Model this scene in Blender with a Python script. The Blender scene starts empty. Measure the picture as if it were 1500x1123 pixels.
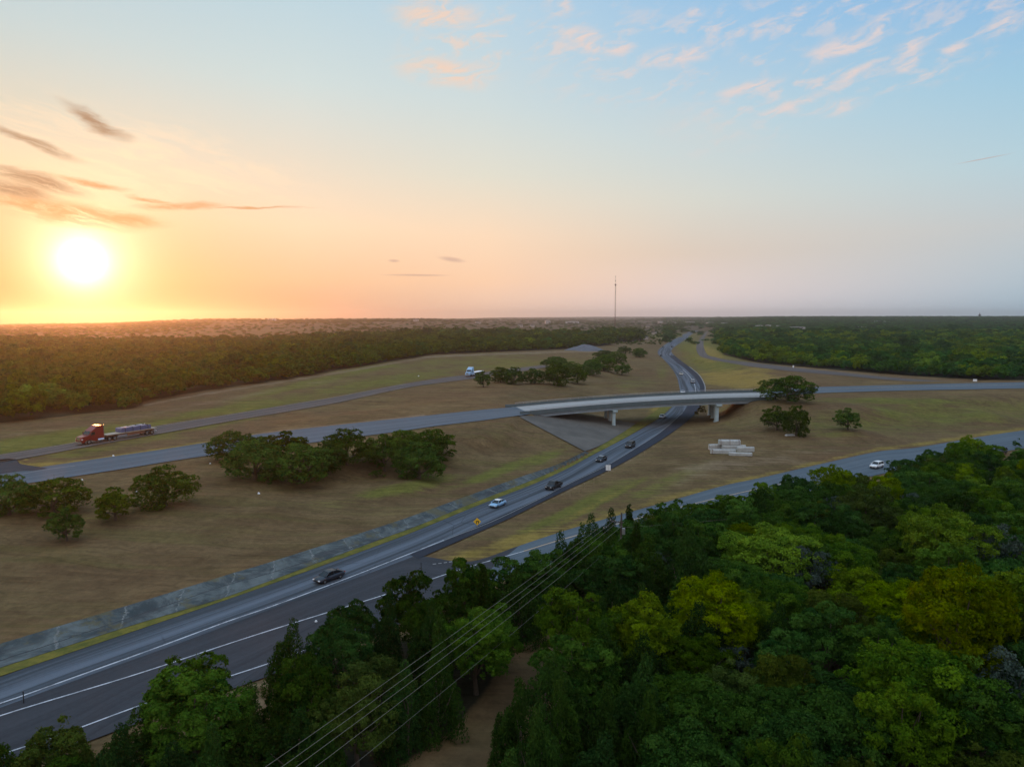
import bpy, bmesh, math, random
import numpy as np
from mathutils import Vector, Matrix, kdtree, noise as mnoise
rng = np.random.default_rng(7); random.seed(7)
HAZE_D, SUN_E, SKY_N, SKY_G = 8.5e-5, 1.5, .002, 1.07
S = bpy.context.scene
COL = S.collection
# ------------------------------------------------------------------ camera
F, CX, CY, HY, CAMZ = 1050.0, 750.0, 561.5, 467.0, 40.0
PITCH = math.atan((CY-HY)/F)
COSP, SINP = math.cos(PITCH), math.sin(PITCH)
cam = bpy.data.objects.new('camera', bpy.data.cameras.new('camera')); COL.objects.link(cam)
cam.data.sensor_width = 36; cam.data.lens = 36*F/1500
cam.location = (0, 0, CAMZ); cam.rotation_euler = (math.pi/2-PITCH, 0, 0)
cam.data.clip_start = 0.5; cam.data.clip_end = 90000
S.camera = cam
def W(px, py, z=0.0):
    """the ground point of height z seen at that spot of the photograph"""
    a, b = (px-CX)/F, (py-CY)/F
    d = Vector((a, COSP-b*SINP, -SINP-b*COSP)); t = (z-CAMZ)/d.z
    return Vector((d.x*t, d.y*t, z))
def to_px(x, y, z):
    f = y*COSP-(z-CAMZ)*SINP; u = y*SINP+(z-CAMZ)*COSP
    f = np.where(np.abs(f) < .01, .01, f)
    return CX+F*x/f, CY-F*u/f
# ------------------------------------------------------------------ object helpers
def mesh_obj(name, verts, faces, mat=None, parent=None, smooth=False, uvs=None):
    me = bpy.data.meshes.new(name)
    me.from_pydata([tuple(v) for v in verts], [], faces)
    if uvs is not None:
        l = me.uv_layers.new(name='UVMap')
        idx = np.empty(len(me.loops), np.int32); me.loops.foreach_get('vertex_index', idx)
        l.data.foreach_set('uv', np.asarray(uvs, np.float32)[idx].ravel())
    if smooth: me.polygons.foreach_set('use_smooth', [True]*len(me.polygons))
    if mat: me.materials.append(mat)
    me.update()
    o = bpy.data.objects.new(name, me); COL.objects.link(o)
    if parent: o.parent = parent
    return o
def quads_mesh(name, V, tint=None, mat=None):
    """V: (n,4,3) loose quads"""
    n = len(V); me = bpy.data.meshes.new(name)
    me.vertices.add(n*4); me.vertices.foreach_set('co', V.astype(np.float32).ravel())
    me.loops.add(n*4); me.loops.foreach_set('vertex_index', np.arange(n*4, dtype=np.int32))
    me.polygons.add(n); me.polygons.foreach_set('loop_start', np.arange(0, n*4, 4, dtype=np.int32))
    me.update(calc_edges=True)
    if tint is not None:
        a = me.attributes.new('tint', 'FLOAT', 'FACE'); a.data.foreach_set('value', tint.astype(np.float32))
    if mat: me.materials.append(mat)
    return me
def tag(o, label, cat=None, group=None, kind=None):
    if label: o['label'] = label
    if cat: o['category'] = cat
    if group: o['group'] = group
    if kind: o['kind'] = kind
    return o
def empty(name, loc, rz=0.0, label=None, cat=None, group=None):
    o = bpy.data.objects.new(name, None); COL.objects.link(o)
    o.location = loc; o.rotation_euler = (0, 0, rz); o.empty_display_size = .5
    return tag(o, label, cat, group)
def copy_tree(o, parent=None):
    c = o.copy(); COL.objects.link(c); c.parent = parent
    for ch in KIDS.get(o.name, [k for k in o.children]): copy_tree(ch, c)
    return c
KIDS = {}
class MB:
    """collects shapes, builds ONE mesh object"""
    def __init__(s): s.v, s.f = [], []
    def add(s, vs, fs, M=None):
        b = len(s.v); s.v += [(M @ Vector(v)) if M else Vector(v) for v in vs]; s.f += [tuple(b+i for i in f) for f in fs]; return s
    def box(s, c, d, M=None, top=1.0, topy=None):
        x, y, z = d[0]/2, d[1]/2, d[2]/2; ty = top if topy is None else topy
        vs = [(c[0]+i*x*(top if k > 0 else 1), c[1]+j*y*(ty if k > 0 else 1), c[2]+k*z) for k in (-1, 1) for j in (-1, 1) for i in (-1, 1)]
        return s.add(vs, [(0, 2, 3, 1), (4, 5, 7, 6), (0, 1, 5, 4), (2, 6, 7, 3), (0, 4, 6, 2), (1, 3, 7, 5)], M)
    def tube(s, pts, rad, n=8, cap=True, M=None):
        pts = [Vector(p) for p in pts]; rad = rad if hasattr(rad, '__len__') else [rad]*len(pts)
        vs = []
        for i, p in enumerate(pts):
            t = (pts[min(i+1, len(pts)-1)]-pts[max(i-1, 0)]).normalized()
            u = t.cross(Vector((0, 0, 1)) if abs(t.z) < .95 else Vector((1, 0, 0))).normalized(); w = t.cross(u)
            vs += [p+(u*math.cos(a)+w*math.sin(a))*rad[i] for a in [2*math.pi*k/n for k in range(n)]]
        fs = [(i*n+k, i*n+(k+1) % n, (i+1)*n+(k+1) % n, (i+1)*n+k) for i in range(len(pts)-1) for k in range(n)]
        if cap: fs += [tuple(range(n))[::-1], tuple((len(pts)-1)*n+k for k in range(n))]
        return s.add(vs, fs, M)
    def loft(s, secs, M=None, closed=True):
        n = len(secs[0]); vs = [v for sec in secs for v in sec]
        fs = [(i*n+k, i*n+(k+1) % n, (i+1)*n+(k+1) % n, (i+1)*n+k) for i in range(len(secs)-1) for k in range(n if closed else n-1)]
        if closed: fs += [tuple(range(n))[::-1], tuple((len(secs)-1)*n+k for k in range(n))]
        return s.add(vs, fs, M)
    def prism(s, prof, y0, y1, M=None, inset=None):
        """side profile in x,z pushed from y0 to y1"""
        n = len(prof); vs = [(x, y0, z) for x, z in prof]+[(x, y1, z) for x, z in prof]
        fs = [(k, (k+1) % n, n+(k+1) % n, n+k) for k in range(n)]+[tuple(range(n))[::-1], tuple(range(n, 2*n))]
        return s.add(vs, fs, M)
    def build(s, name, mat, parent=None, smooth=False, bevel=0):
        o = mesh_obj(name, s.v, s.f, mat, parent, smooth)
        bm = bmesh.new(); bm.from_mesh(o.data); bmesh.ops.recalc_face_normals(bm, faces=bm.faces)
        if bevel: bmesh.ops.bevel(bm, geom=list(bm.edges), offset=bevel, segments=1, affect='EDGES', profile=.5)
        bm.to_mesh(o.data); bm.free()
        return o
# ------------------------------------------------------------------ materials
class NT:
    def __init__(s, nt): s.t = nt; s.n = nt.nodes; s.l = nt.links
    def new(s, typ, ins=None, **kw):
        n = s.n.new(typ)
        for k, v in kw.items(): setattr(n, k, v)
        for k, v in (ins or {}).items():
            i = n.inputs[k]
            if isinstance(v, bpy.types.NodeSocket): s.l.new(v, i)
            else: i.default_value = v
        return n
    def m(s, op, a, b=0.0, c=0.0, clamp=False):
        n = s.new('ShaderNodeMath', {0: a, 1: b}, operation=op, use_clamp=clamp)
        if op in ('MULTIPLY_ADD', 'SMOOTH_MIN', 'COMPARE'):
            if isinstance(c, bpy.types.NodeSocket): s.l.new(c, n.inputs[2])
            else: n.inputs[2].default_value = c
        return n.outputs[0]
    def mix(s, f, a, b, typ='MIX'):
        n = s.new('ShaderNodeMix', data_type='RGBA', blend_type=typ)
        for i, v in ((0, f), (6, a), (7, b)):
            if isinstance(v, bpy.types.NodeSocket): s.l.new(v, n.inputs[i])
            else: n.inputs[i].default_value = v if i == 0 else (*v, 1) if len(v) == 3 else v
        return n.outputs[2]
    def mr(s, v, a, b, c=0.0, d=1.0, smooth=True):
        n = s.new('ShaderNodeMapRange', {0: v, 1: a, 2: b, 3: c, 4: d}, interpolation_type='SMOOTHSTEP' if smooth else 'LINEAR')
        return n.outputs[0]
    def noise(s, vec, scale, detail=4, rough=.55, dist=0.0):
        n = s.new('ShaderNodeTexNoise', {'Vector': vec, 'Scale': scale, 'Detail': detail, 'Roughness': rough, 'Distortion': dist})
        return n.outputs['Fac']
    def mapping(s, vec, scale=(1, 1, 1), rot=(0, 0, 0)):
        return s.new('ShaderNodeMapping', {'Vector': vec, 'Scale': scale, 'Rotation': rot}).outputs[0]
def new_mat(name):
    m = bpy.data.materials.new(name); m.use_nodes = True; m.node_tree.nodes.clear(); return m, NT(m.node_tree)
def finish(t, color, rough=.9, metal=0.0, bump=None, bstr=.3, bdist=.1, spec=.3, coat=0.0):
    b = t.new('ShaderNodeBsdfPrincipled', {'Base Color': color if isinstance(color, bpy.types.NodeSocket) else (*color, 1), 'Roughness': rough, 'Metallic': metal, 'Specular IOR Level': spec, 'Coat Weight': coat})
    if bump is not None:
        t.l.new(t.new('ShaderNodeBump', {'Height': bump, 'Strength': bstr, 'Distance': bdist}).outputs[0], b.inputs['Normal'])
    o = t.new('ShaderNodeOutputMaterial'); t.l.new(b.outputs[0], o.inputs['Surface'])
def simple(name, c, rough=.6, metal=0.0, var=.12, scale=2.0, spec=.4, coat=0.0):
    m, t = new_mat(name)
    co = t.new('ShaderNodeTexCoord').outputs['Object']
    n = t.noise(co, scale, 3)
    col = t.mix(n, tuple(x*(1-var) for x in c), tuple(min(1, x*(1+var)) for x in c))
    finish(t, col, rough, metal, spec=spec, coat=coat); return m
def asphalt(name, c, streak=.35, tint=(1, 1, 1), dark_lanes=1.0):
    m, t = new_mat(name)
    uv = t.new('ShaderNodeUVMap').outputs[0]
    st = t.noise(t.mapping(uv, (1.1, .012, 1)), 1.0, 4, .6)
    st2 = t.noise(t.mapping(uv, (.33, .004, 1)), 1.0, 2, .5)
    pos = t.new('ShaderNodeNewGeometry').outputs['Position']
    gr = t.noise(pos, 1.7, 5, .7); patch = t.noise(pos, .05, 4, .6)
    f = t.m('ADD', t.m('MULTIPLY', t.m('SUBTRACT', st, .5), streak*5), t.m('MULTIPLY', t.m('SUBTRACT', st2, .5), streak*6))
    f = t.m('ADD', f, t.m('MULTIPLY', t.m('SUBTRACT', gr, .5), .5)); f = t.m('ADD', f, t.m('MULTIPLY', t.m('SUBTRACT', patch, .5), .5))
    f = t.m('ADD', f, .5, clamp=True)
    a = tuple(x*.62 for x in c); b = tuple(x*1.5*tt for x, tt in zip(c, tint))
    # cracks sealed with tar across the lanes
    vo = t.new('ShaderNodeTexVoronoi', {'Vector': t.mapping(uv, (.11, .055, 1)), 'Scale': 1.0}, feature='DISTANCE_TO_EDGE').outputs['Distance']
    crack = t.m('MULTIPLY', t.mr(vo, .0, .012, 1, 0), t.mr(patch, .5, .62))
    col = t.mix(f, a, b); col = t.mix(t.m('MULTIPLY', crack, .6), col, tuple(x*.4 for x in c))
    finish(t, col, .95, bump=gr, bstr=.25, bdist=.02, spec=.06); return m
def leaf_mat(name, c1, c2, trans=.3):
    m, t = new_mat(name)
    tint = t.new('ShaderNodeAttribute', attribute_name='tint').outputs['Fac']
    rnd = t.new('ShaderNodeObjectInfo').outputs['Random']
    pos = t.new('ShaderNodeTexCoord').outputs['Object']
    n = t.noise(pos, .55, 2)
    f = t.m('ADD', t.m('MULTIPLY', tint, .55), t.m('MULTIPLY', n, .45))
    col = t.mix(t.mr(f, .2, .85, smooth=False), c1, c2)
    hsv = t.new('ShaderNodeHueSaturation', {'Color': col, 'Hue': t.mr(rnd, 0, 1, .496, .530, False), 'Saturation': t.mr(rnd, 0, 1, 1.15, 1.0, False), 'Value': t.mr(t.m('FRACT', t.m('MULTIPLY', rnd, 7.13)), 0, 1, .62, 1.25, False)}).outputs[0]
    d = t.new('ShaderNodeBsdfDiffuse', {'Color': hsv}); tr = t.new('ShaderNodeBsdfTranslucent', {'Color': hsv})
    mx = t.new('ShaderNodeMixShader', {0: trans}); t.l.new(d.outputs[0], mx.inputs[1]); t.l.new(tr.outputs[0], mx.inputs[2])
    o = t.new('ShaderNodeOutputMaterial'); t.l.new(mx.outputs[0], o.inputs['Surface']); return m
M = {}
M['highway'] = asphalt('worn_grey_asphalt', (.088, .106, .124), .62, (1.0, 1.0, 1.05))
M['dark_asphalt'] = asphalt('dark_asphalt', (.036, .042, .055), .10)
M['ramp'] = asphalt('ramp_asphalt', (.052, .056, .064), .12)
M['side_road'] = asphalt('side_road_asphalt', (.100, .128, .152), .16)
M['dirt_road'] = asphalt('dusty_asphalt', (.105, .095, .090), .2)
M['deck'] = asphalt('bridge_concrete_deck', (.33, .33, .32), .14)
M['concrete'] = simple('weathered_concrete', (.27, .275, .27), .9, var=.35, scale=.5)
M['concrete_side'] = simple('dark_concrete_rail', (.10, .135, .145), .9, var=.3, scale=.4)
M['girder'] = simple('painted_girder', (.30, .38, .43), .6, var=.2, scale=.3)
M['column'] = simple('pale_concrete_column', (.40, .52, .55), .85, var=.2, scale=.8)
def worn_paint(name, c):
    m, t = new_mat(name); P = t.new('ShaderNodeNewGeometry').outputs['Position']
    a = t.noise(P, .35, 5, .75); b = t.noise(P, 4.0, 4, .8); col = t.mix(t.m('MULTIPLY', t.mr(a, .42, .66), .75), c, (.12, .13, .14)); col = t.mix(t.m('MULTIPLY', t.mr(b, .5, .7), .4), col, (.10, .11, .12))
    finish(t, col, .8, spec=.1); return m
M['line_white'] = worn_paint('white_road_paint', (.56, .59, .64))
M['line_yellow'] = simple('yellow_road_paint', (.62, .42, .10), .7, var=.25, scale=.6)
M['tan_edge'] = simple('dusty_tan_edge', (.42, .33, .24), .9, var=.3, scale=.6)
M['bark'] = simple('rough_bark', (.09, .07, .05), .95, var=.4, scale=3)
M['wood_pole'] = simple('grey_brown_pole_wood', (.07, .06, .05), .9, var=.3)
M['wire'] = simple('aluminium_wire', (.20, .20, .17), .7, .2)
M['steel'] = simple('galvanised_steel', (.35, .37, .38), .5, .7)
M['glass'] = simple('dark_tinted_glass', (.012, .015, .018), .2, spec=.45)
M['rubber'] = simple('tyre_rubber', (.02, .02, .02), .85)
M['rim'] = simple('alloy_rim', (.35, .36, .38), .35, .8)
M['chrome'] = simple('chrome_trim', (.6, .6, .62), .2, .9)
M['lamp_clear'] = simple('clear_lamp_glass', (.75, .76, .78), .15)
M['lamp_red'] = simple('red_lamp_glass', (.35, .02, .015), .2)
M['black_plastic'] = simple('black_plastic', (.025, .026, .028), .6)
M['sign_white'] = simple('white_sign_sheet', (.80, .84, .86), .5, var=.04)
M['sign_yellow'] = simple('yellow_sign_sheet', (.85, .52, .03), .5, var=.06)
M['brown_post'] = simple('tan_wooden_stake', (.32, .24, .15), .9)
def paint(name, c, rough=.28): return simple(name, c, rough, 0.0, var=.05, spec=.5, coat=.12)
M['p_black'] = paint('black_car_paint', (.008, .009, .011), .5); M['p_navy'] = paint('dark_blue_car_paint', (.012, .02, .034), .42)
M['p_ice'] = paint('pale_blue_car_paint', (.26, .48, .72)); M['p_white'] = paint('white_car_paint', (.80, .82, .84))
M['p_red'] = paint('red_truck_paint', (.19, .008, .008)); M['p_blue'] = paint('light_blue_truck_paint', (.30, .50, .72)); M['p_beige'] = paint('beige_car_paint', (.55, .50, .40))
M['p_grey'] = paint('grey_car_paint', (.20, .22, .24))
# foliage
LM = {
 'dark': leaf_mat('dark_oak_leaves', (.016, .044, .011), (.074, .134, .026)),
 'mid': leaf_mat('mid_green_oak_leaves', (.024, .062, .012), (.105, .175, .026)),
 'bright': leaf_mat('yellow_green_oak_leaves', (.055, .100, .010), (.225, .290, .022), .3),
 'olive': leaf_mat('olive_brown_leaves', (.030, .048, .010), (.090, .115, .022)),
 'juniper': leaf_mat('juniper_needles', (.012, .032, .010), (.056, .100, .020)),
 'grey': leaf_mat('grey_blue_bare_twigs', (.030, .050, .036), (.085, .118, .09), .2),
 'yellow': leaf_mat('yellow_weed_leaves', (.16, .13, .03), (.34, .27, .06)),
 'field': leaf_mat('field_oak_leaves', (.032, .062, .012), (.120, .170, .028)),
 'wood': leaf_mat('far_wood_leaves', (.036, .064, .008), (.130, .180, .022)),
}
# ------------------------------------------------------------------ roads, as edges read from the photograph and set on the ground
def cr(P, n):
    P = [Vector(p) for p in P]; P = [2*P[0]-P[1]]+P+[2*P[-1]-P[-2]]
    segs = len(P)-3; out = []
    for i in range(n):
        u = i/(n-1)*segs; k = min(int(u), segs-1); f = u-k; a, b, c, d = P[k:k+4]
        out.append(.5*((2*b)+(c-a)*f+(2*a-5*b+4*c-d)*f*f+(3*b-a-3*c+d)*f**3))
    return out
def resample(P, n):
    P = cr(P, 60*len(P)); L = [0]
    for a, b in zip(P, P[1:]): L.append(L[-1]+(b-a).length)
    out = []; j = 0
    for i in range(n):
        t = L[-1]*i/(n-1)
        while j < len(L)-2 and L[j+1] < t: j += 1
        f = (t-L[j])/max(1e-9, L[j+1]-L[j]); out.append(P[j].lerp(P[j+1], min(1, f)))
    return out
CARVE = []      # (x,y,z) samples of paved surfaces that the ground gives way to
def ribbon(name, Lp, Rp, mat, nl=200, nc=8, lift=0.0, carve=True, by_index=True, kind='structure', label=None):
    """Lp, Rp: lists of (px, py, z), paired"""
    A = [W(*p) for p in Lp]; B = [W(*p) for p in Rp]
    if by_index: A, B = cr(A, nl), cr(B, nl)
    else: A, B = resample(A, nl), resample(B, nl)
    vs, uv, run = [], [], 0.0
    for i, (a, b) in enumerate(zip(A, B)):
        if i: run += ((a+b)/2-(A[i-1]+B[i-1])/2).length
        for k in range(nc+1):
            p = a.lerp(b, k/nc); vs.append((p.x, p.y, p.z+lift)); uv.append((k/nc*(b-a).length, run))
            if carve: CARVE.append((p.x, p.y, p.z))
    fs = [(i*(nc+1)+k, i*(nc+1)+k+1, (i+1)*(nc+1)+k+1, (i+1)*(nc+1)+k) for i in range(nl-1) for k in range(nc)]
    if carve:
        for a, b in zip(A, B):
            m = max(1, int((b-a).length/1.5))
            for k in range(m+1): p = a.lerp(b, k/m); CARVE.append((p.x, p.y, p.z))
    o = mesh_obj(name, vs, fs, mat, smooth=True, uvs=uv)
    if o.data.polygons[0].normal.z < 0: o.data.flip_normals()
    return tag(o, label, kind=kind)
def zz(L, z): return [(x, y, z) for x, y in L]
HL = [(-260, 1076), (-100, 1024), (0, 991), (93, 958), (233, 911), (400, 854), (500, 818), (600, 781), (700, 740), (783, 708), (833, 685), (868, 666), (900, 650), (940, 628), (966, 612), (985, 595), (994, 582), (996, 573), (994, 561), (990, 549), (982, 537), (971, 525), (964, 518), (966, 511), (980, 501), (996, 493), (1015, 484), (1050, 476)]
HR = [(-260, 1128), (-100, 1072), (0, 1036), (133, 988), (300, 928), (440, 876), (560, 832), (640, 801), (722, 768), (800, 731), (851, 706), (896, 685), (933, 665), (973, 640), (990, 629), (1009, 614), (1022, 600), (1030, 587), (1032, 574), (1031, 563), (1023, 549), (1009, 537), (997, 528), (987, 520), (984, 512), (995, 503), (1009, 494), (1024, 485), (1060, 476.5)]
def pair(L, R, n=60):
    a = resample([Vector((x, y, 0)) for x, y in L], n); b = resample([Vector((x, y, 0)) for x, y in R], n)
    return [(p.x, p.y) for p in a], [(p.x, p.y) for p in b]
hl, hr = pair(HL[:14], HR[:14], 40); hl2, hr2 = HL[14:], HR[15:]
k = min(len(hl2), len(hr2)); hl2, hr2 = hl2[:k], hr2[:k]
ribbon('highway', zz(hl+hl2, 0), zz(hr+hr2, 0), M['highway'], 420, 10, lift=0.0)
# dark shoulder strip on the outer side of the highway
SHL = [(600, 812), (672, 783), (740, 752), (787, 731), (840, 704), (890, 680), (925, 660), (960, 638), (983, 620), (1000, 604), (1008, 592), (1012, 580)]
SHR = [(612, 818), (690, 784), (750, 757), (800, 732), (851, 707.5), (896, 686), (933, 666), (973, 641), (996, 625), (1012, 612), (1023, 600), (1031, 587)]
ribbon('highway_shoulder', zz(SHL, 0), zz(SHR, 0), M['dark_asphalt'], 160, 2, lift=.012)
SH2L = [(1026, 575), (1024, 563), (1015, 550), (1001, 538), (989, 529), (980, 521)]; SH2R = [(1032.5, 574), (1031.5, 563), (1023.5, 549), (1009.5, 537), (997.5, 528), (987.5, 520)]
ribbon('highway_shoulder', zz(SH2L, 0), zz(SH2R, 0), M['dark_asphalt'], 60, 1, lift=.012)
# the merging frontage road on the near side
FU = [(-260, 1126), (-100, 1070), (0, 1034), (133, 986), (300, 925), (440, 873), (560, 831), (613, 814.5), (687, 822), (760, 799), (833, 775), (910, 753), (986, 732), (1060, 711), (1121, 698), (1201, 679.5), (1287, 661), (1344, 655), (1439, 639), (1500, 630), (1640, 612)]
FL = [(-260, 1230), (-100, 1168), (0, 1134), (83, 1103), (150, 1077), (327, 1013), (397, 988), (480, 958), (570, 920), (677, 868), (760, 842), (850, 812), (940, 785), (1033, 757), (1106, 741), (1201, 716), (1290, 694), (1360, 682), (1440, 666), (1500, 656), (1640, 632)]
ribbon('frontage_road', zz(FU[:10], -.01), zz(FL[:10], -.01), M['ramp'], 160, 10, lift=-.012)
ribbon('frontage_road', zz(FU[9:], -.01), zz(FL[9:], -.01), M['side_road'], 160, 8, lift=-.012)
# grass verge and concrete apron along the left of the highway
AU = [(-260, 1022), (-100, 974), (0, 943), (200, 883), (333, 842), (400, 822), (543, 776), (600, 757), (683, 727), (767, 697), (817, 680), (857, 661)]
AL = [(-260, 1058), (-100, 1010), (0, 978), (190, 917), (320, 878), (400, 849), (560, 789), (612, 770), (700, 734), (780, 703), (828, 682), (863, 663.5)]
ribbon('concrete_apron', [(x, y, 1.0) for x, y in AU], [(x, y, .05) for x, y in AL], None, 300, 5, lift=.06)
apron = bpy.context.scene.objects['concrete_apron']
VL = AL+[(880, 652.5), (909, 634), (938, 616), (960, 602), (972, 592)]
VR = [(-260, 1074), (-100, 1022), (0, 990), (190, 926), (320, 882), (400, 854), (560, 796), (612, 776), (700, 740), (783, 708), (833, 685), (868, 666), (890, 655), (922, 637.5), (948, 622), (967, 611), (984, 595)]
ribbon('grass_verge', [(x, y, .06) for x, y in VL], [(x, y, .03) for x, y in VR], None, 320, 3, lift=.02)
verge = bpy.context.scene.objects['grass_verge']
# slope paving under the bridge, left end
TPU = [(757, 608.5, 7.0), (775, 609, 6.7), (788, 609, 6.4), (794, 605, 6.1), (800, 600, 6.0)]
TPL = [(857, 661, .6), (880, 652, .1), (903, 639, .1), (919, 629, .1), (932, 620, .1)]
ribbon('slope_paving', TPU, TPL, None, 60, 24, lift=.06)
paving = bpy.context.scene.objects['slope_paving']
# crossing road: left approach, then right of the bridge
CU = [(-200, 724, 5), (-60, 700, 5), (64, 683, 5), (160, 669, 5), (240, 657.5, 5), (300, 648, 5.2), (372, 636.5, 5.5), (433, 629, 5.8), (529, 618.5, 6.3), (620, 609, 6.8), (700, 600.5, 7.1), (757, 595.7, 7.2)]
CLo = [(-200, 752, 5), (-60, 722, 5), (64, 704, 5), (176, 687, 5), (250, 675, 5), (320, 665, 5.2), (400, 655, 5.5), (480, 645, 5.8), (577, 632.5, 6.3), (640, 623.5, 6.8), (710, 615, 7.1), (777, 606, 7.2)]
ribbon('crossing_road', CU, CLo, M['side_road'], 200, 6, lift=.0)
RU = [(1122, 571.5, 8.2), (1150, 569, 8.0), (1188, 567, 7.6), (1260, 565, 7.4), (1340, 563, 7.2), (1420, 561, 7), (1500, 559.5, 7), (1640, 556, 7)]
RL = [(1124, 584.8, 8.2), (1150, 580, 8.0), (1190, 576, 7.6), (1262, 573.5, 7.4), (1340, 571.5, 7.2), (1420, 570, 7), (1500, 568.5, 7), (1640, 565, 7)]
ribbon('crossing_road', RU, RL, M['side_road'], 140, 5, lift=.0)
# truck road on the far left, meeting the crossing road
TU = [(-200, 690), (-60, 673), (0, 665), (64, 655), (112, 647), (233, 623), (333, 607), (433, 590.5), (500, 579.5), (600, 560.5), (677, 549.5), (740, 541), (800, 534)]
TL = [(-200, 704), (-60, 686), (0, 677), (64, 666), (117, 656), (240, 634), (333, 617.5), (433, 600.5), (500, 588.5), (600, 567), (687, 555), (750, 545.5), (806, 537)]
ribbon('service_road', zz(TU, 5.02), zz(TL, 5.02), M['dirt_road'], 200, 4, lift=0)
JU = [(-200, 700), (-60, 682), (0, 673), (22, 672), (30, 679), (64, 684.5)]; JL = [(-200, 728), (-60, 704), (0, 694), (30, 690), (50, 689), (70, 686)]
ribbon('road_junction', zz(JU, 5.0), zz(JL, 5.0), M['ramp'], 60, 4, lift=.02)
# far frontage road that bends away right
BL = [(1034, 486), (1030, 490), (1024, 498), (1020, 508), (1024, 520), (1042, 526.5), (1061, 530), (1096, 536), (1131, 540.5), (1165, 544), (1230, 549.5), (1300, 556), (1380, 561)]
BR = [(1037, 486), (1034.5, 490), (1031, 498), (1031, 508), (1036, 519), (1048, 523), (1061, 526), (1096, 530.5), (1131, 534.5), (1165, 538.5), (1230, 545), (1300, 552), (1395, 559)]
ribbon('frontage_road', [(x, y, 2+2.5*i/12) for i, (x, y) in enumerate(BL)], [(x, y, 2+2.5*i/12) for i, (x, y) in enumerate(BR)], M['dirt_road'], 160, 3, lift=0)
# painted lines
def line(name, P, w, mat, z=0.0, lift=.03, n=200, dash=None):
    C = resample([W(x, y, z) for x, y in P], n); vs, fs = [], []
    for i, c in enumerate(C):
        t = (C[min(i+1, n-1)]-C[max(i-1, 0)]).normalized(); s = Vector((-t.y, t.x, 0))*w/2
        vs += [c+s+Vector((0, 0, lift)), c-s+Vector((0, 0, lift))]
    for i in range(n-1):
        if dash and (i % (dash[0]+dash[1])) >= dash[0]: continue
        fs.append((2*i, 2*i+1, 2*i+3, 2*i+2))
    o = mesh_obj(name, vs, fs, mat)
    if o.data.polygons[0].normal.z < 0: o.data.flip_normals()
    return tag(o, None, kind='structure')
L1 = [(-260, 1124), (-100, 1066), (0, 1030), (35, 1018), (133, 983), (233, 947), (333, 910), (400, 887), (500, 850), (593, 813.5), (650, 791)]
L1b = [(650, 791), (720, 764), (787, 732), (840, 705), (890, 681), (925, 660), (960, 638), (983, 620), (1000, 604)]
L2 = [(-260, 1134), (-100, 1081), (25, 1040), (200, 987), (333, 943), (430, 912), (572, 868), (677, 833), (767, 807)]
L2b = [(767, 807), (833, 787), (960, 752), (1060, 727), (1160, 705)]
L3 = [(-260, 1196), (-100, 1140), (0, 1105), (93, 1074), (233, 1023), (400, 969), (500, 930), (620, 885)]
line('road_marking', L1, .26, M['line_white']); line('road_marking', L1b, .16, M['concrete'])
line('road_marking', L2, .24, M['line_white'], lift=.02); line('road_marking', L2b, .35, M['tan_edge'], lift=.02)
line('road_marking', L3, .22, M['line_white'], lift=.02)
line('road_marking', [(634, 826), (650, 824), (664, 822)], .3, M['concrete'], lift=.02, n=20, dash=(3, 2))
line('road_marking', [(-60, 702), (22, 695.5), (64, 688), (110, 682)], .25, M['concrete'], z=5, lift=.04, n=60)
line('road_marking', [(-60, 687), (64, 664), (117, 654.5), (240, 632.5), (433, 599), (500, 587), (600, 566)], .2, M['tan_edge'], z=5.02)
line('road_marking', [(-60, 674), (64, 656.5), (233, 624), (433, 591.5), (600, 561.5)], .25, M['tan_edge'], z=5.02)
line('road_marking', [(1033, 574), (1032, 563), (1024, 549), (1010, 537)], .5, M['concrete'], lift=.03, n=60)
line('road_marking', [(1019, 574), (1017, 562), (1010, 551), (1000, 541)], .3, M['line_white'], lift=.03, n=60)
line('road_marking', [(1190, 571.4), (1340, 567.2), (1500, 563.9)], .2, M['line_yellow'], z=7.3, lift=.35, n=60)
# ------------------------------------------------------------------ the ground, one sheet on rings round the viewpoint
EXTRA = [(50, 900, 1.8), (100, 800, 3), (300, 800, 2.6), (400, 740, 3.3), (500, 750, 2.5), (600, 700, 3.6), (700, 690, 2.6), (780, 655, 3), (650, 650, 5), (20, 780, 3.6), (240, 740, 4), (340, 720, 4),
 (200, 600, 5), (0, 620, 5), (400, 560, 5.5), (500, 541, 5.5), (833, 513, 5), (600, 540, 5.5), (700, 575, 5.3), (800, 563, 5), (900, 560, 4), (950, 540, 3), (960, 570, 2.6), (850, 575, 6), (980, 548, 1), (955, 520, 2),
 (150, 655, 5), (300, 635, 5), (1046, 609, 1.2), (1080, 598, 4), (1118, 590, 6.6), (1060, 640, 1), (1150, 620, 3), (1155, 586, 6.2), (1240, 625, 3.5), (1300, 600, 4.5), (1450, 600, 5), (1400, 640, 2.5), (1068, 665, .8),
 (1000, 680, .5), (960, 720, .3), (860, 750, .3), (1100, 550, 3), (1050, 545, 1.2), (1045, 563, 1.2), (1150, 556, 4.2), (1300, 562, 6), (1060, 520, 3), (1233, 543, 4), (1500, 552, 6), (1200, 800, 0), (1400, 900, 0),
 (1000, 1000, 0), (800, 1050, -.5), (500, 1100, 0), (1440, 700, 0), (1000, 800, 0), (300, 520, 5), (0, 540, 5), (650, 500, 5), (1300, 510, 6), (1100, 497, 4), (930, 497, 3), (1000, 585, .2)]
CV = np.array(CARVE); sub = CV[::37]
ctrl = np.vstack([sub, np.array([W(*e) for e in EXTRA]), [(x, y, 0) for x in (-80, 0, 80, 200) for y in (-80, -20, 20)]])
r = [0.5, 4, 8]
while r[-1] < 45: r.append(r[-1]*1.07)
while r[-1] < 950: r.append(r[-1]*1.0078)
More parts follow.
